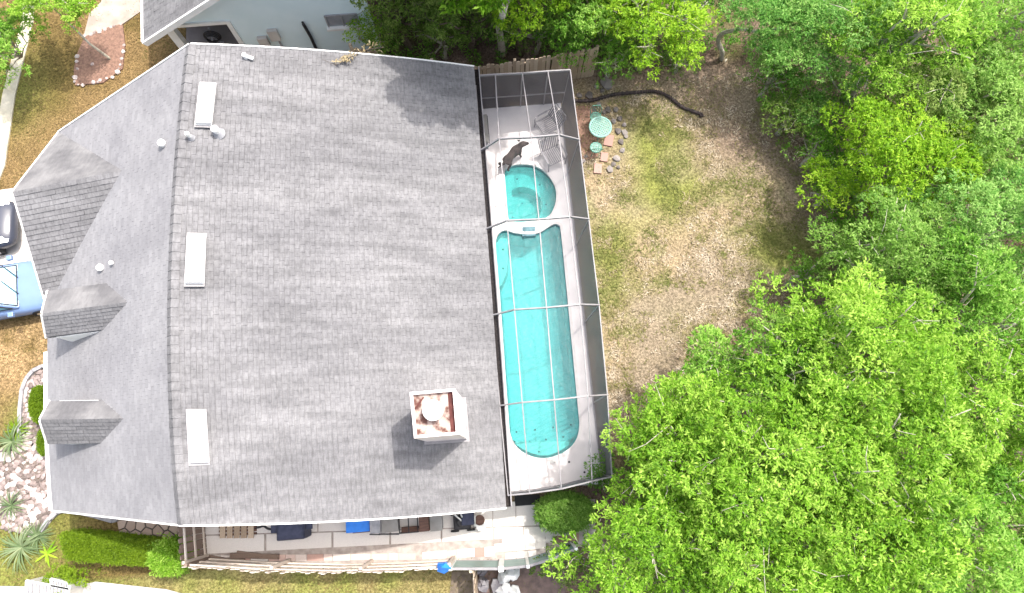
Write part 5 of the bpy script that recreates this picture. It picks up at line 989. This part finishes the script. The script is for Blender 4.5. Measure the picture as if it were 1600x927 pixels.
U_ = [(955, 92, 1.6, 40, 34, 'fresh', .5, 'green bush at the right end of the tan fence'), (1000, 84, 1.0, 26, 16, 'olive', .5, 'low olive bush on the upper edge of the lawn'), (1062, 95, 1.0, 30, 22, 'olive', .45, 'low bush left of the bent trunk'),
 (1268, 150, 1.5, 34, 30, 'fresh', .5, 'green bush in the gap below the blue green tree'), (1205, 125, 1.6, 34, 42, 'fresh', .3, 'dark bush in the shade at the upper right of the lawn'), (1235, 185, 1.6, 38, 40, 'olive', .45, 'olive bush on the right edge of the lawn under the blue green tree'), (1275, 235, 1.7, 36, 38, 'fresh', .4, 'green bush left of the yellow green bushy tree'),
 (1300, 300, 1.8, 30, 40, 'fresh', .5, 'green bush on the right edge of the lawn below the yellow green tree'), (1320, 380, 1.8, 28, 40, 'fresh', .3, 'dark bush where the lawn narrows on the right'), (1262, 425, 2.2, 26, 24, 'fresh', .55, 'leafy bush at the lower right tip of the lawn'),
 (690, 58, 1.8, 60, 22, 'olive', .6, 'dark bush in the shade behind the roof corner'), (575, 55, 2.2, 24, 26, 'yellow', .5, 'yellow green bush against the pale blue house'), (840, 48, 1.9, 60, 20, 'olive', .6, 'dark undergrowth bush behind the middle of the tan fence'),
 (938, 742, 1.2, 14, 16, 'fresh', .45, 'small bush outside the lower right corner of the enclosure'), (880, 875, .9, 32, 22, 'olive', .6, 'ragged olive bush at the right end of the pavers')]
for px, py, h, rx, ry, pal, tone, lab in U_: bush(px, py, h, rx, ry, pal, lab, tone=tone, group='bushes round the lawn')
clipped([(94, 836), (165, 843), (231, 852), (231, 880), (170, 877), (104, 871)], 1.2, 'hedge', 'clipped lime green box hedge along the lower left', 'hedge', 'hedge', n=16000)
ov = lambda cx_, cy_, a_, b2: [(cx_+a_*math.cos(k*.5236), cy_+b2*math.sin(k*.5236)) for k in range(12)]
clipped(ov(884, 802, 40, 23), 1.1, 'pale', 'rounded grey green shrub between the enclosure and the patio', 'shrub', 'shrub', n=9000, jitter=.08, tone=.55, leaf=.075); clipped(ov(60, 632, 13, 28), .7, 'hedge', 'smooth clipped oval shrub in the white rock bed by the front wall', 'shrub', 'shrub', n=5000, jitter=.02, tone=.35); clipped(ov(68, 690, 9, 20), .5, 'hedge', 'second clipped shrub in the rock bed, half under the dormer', 'shrub', 'shrub', n=3000, jitter=.02, tone=.2)
bush(112, 902, .6, 32, 12, 'hedge', 'low spreading green shrub beside the louvred boxes', tone=.8, bough=.18, leaf=.07, trunk=False, density=60)
clipped(ov(255, 873, 19, 20), 1.35, 'lime', 'round lime shrub at the fence corner, right of the clipped hedge', 'shrub', 'shrub', n=5500, jitter=.09, tone=.62, leaf=.085)
spiky(22, 690, 46, .75, .05, 'strap', 'pale green strappy plant at the left edge above the rock bed'); spiky(30, 672, 40, .5, .04, 'hedge', 'green strappy plant at the top of the rock bed', tone=.5); spiky(36, 855, 60, .8, .05, 'strap', 'large silvery spiky plant on the lower left lawn', tone=.6)
spiky(62, 838, 50, .6, .035, 'strap', 'smaller spiky plant right of the large silvery one', tone=.35); spiky(20, 790, 36, .55, .04, 'strap', 'spiky plant at the lower end of the rock bed', tone=.3); spiky(75, 865, 9, .45, .09, 'yellow', 'yellow leaved plant left of the clipped hedge', lift=.2, tone=.7)
# undergrowth covering the floor of the wood
nU = 90000; X = RNG.uniform(-5, 24, nU); Y = RNG.uniform(-8, 22, nU); k_ = ((sdf(X, Y) > 0.25) | ((Y > 13.9) & (X > -3.5))) & ~((X < 3.6) & (Y < 13.7)) & (fbm(X, Y, 1.1) > .40); X = X[k_]; Y = Y[k_]
Pu = np.stack([X, Y, 0.05+1.1*np.clip(fbm(X+7, Y, .9)-.2, 0, 1)*RNG.random(len(X))], 1); V, F, tt = sprigs(Pu, np.tile([0, 0, 1.], (len(Pu), 1)), .11, 4, .35+.8*(fbm(X+2, Y+2, 1.2)-.5)); link('undergrowth', np_mesh('undergrowth', V, F, tt), LF['fresh'], None, 'dark green undergrowth on the floor of the wood', 'undergrowth', kind='stuff')
# dry branch lying on the roof edge
t = thing('fallen_branch', 'dry straw coloured branch lying on the top edge of the roof', 'branch', roofpt(560, 88)[0]); q = MB(); O = wpos(t); pts = [roofpt(x, y, lift=.08)[0] for x, y in ((524, 102), (540, 94), (556, 86))]+[G(575, 77, 3.9), G(600, 74, 3.9)]; q.tube(pts, [.006, .009, .011, .013, .015], 6)
for k in range(9): a = random.choice(pts); q.tube([a, a+Vector((random.gauss(0, .18), random.gauss(0, .14), .06))], [.006, .003], 5)
part('twigs', q, M['barkdark'], t); P = np.array([tuple(L3(pts[i], pts[i+1], random.random())+Vector((random.gauss(0, .10), random.gauss(0, .08), .05))-O) for i in range(4) for _ in range(6)]); V, F, tt = sprigs(P, np.tile([-.5, -.3, .4], (len(P), 1)), .12, 4, np.full(len(P), .6)); link('dry_leaves', np_mesh('dry_leaves', V, F, tt), LF['straw'], t)
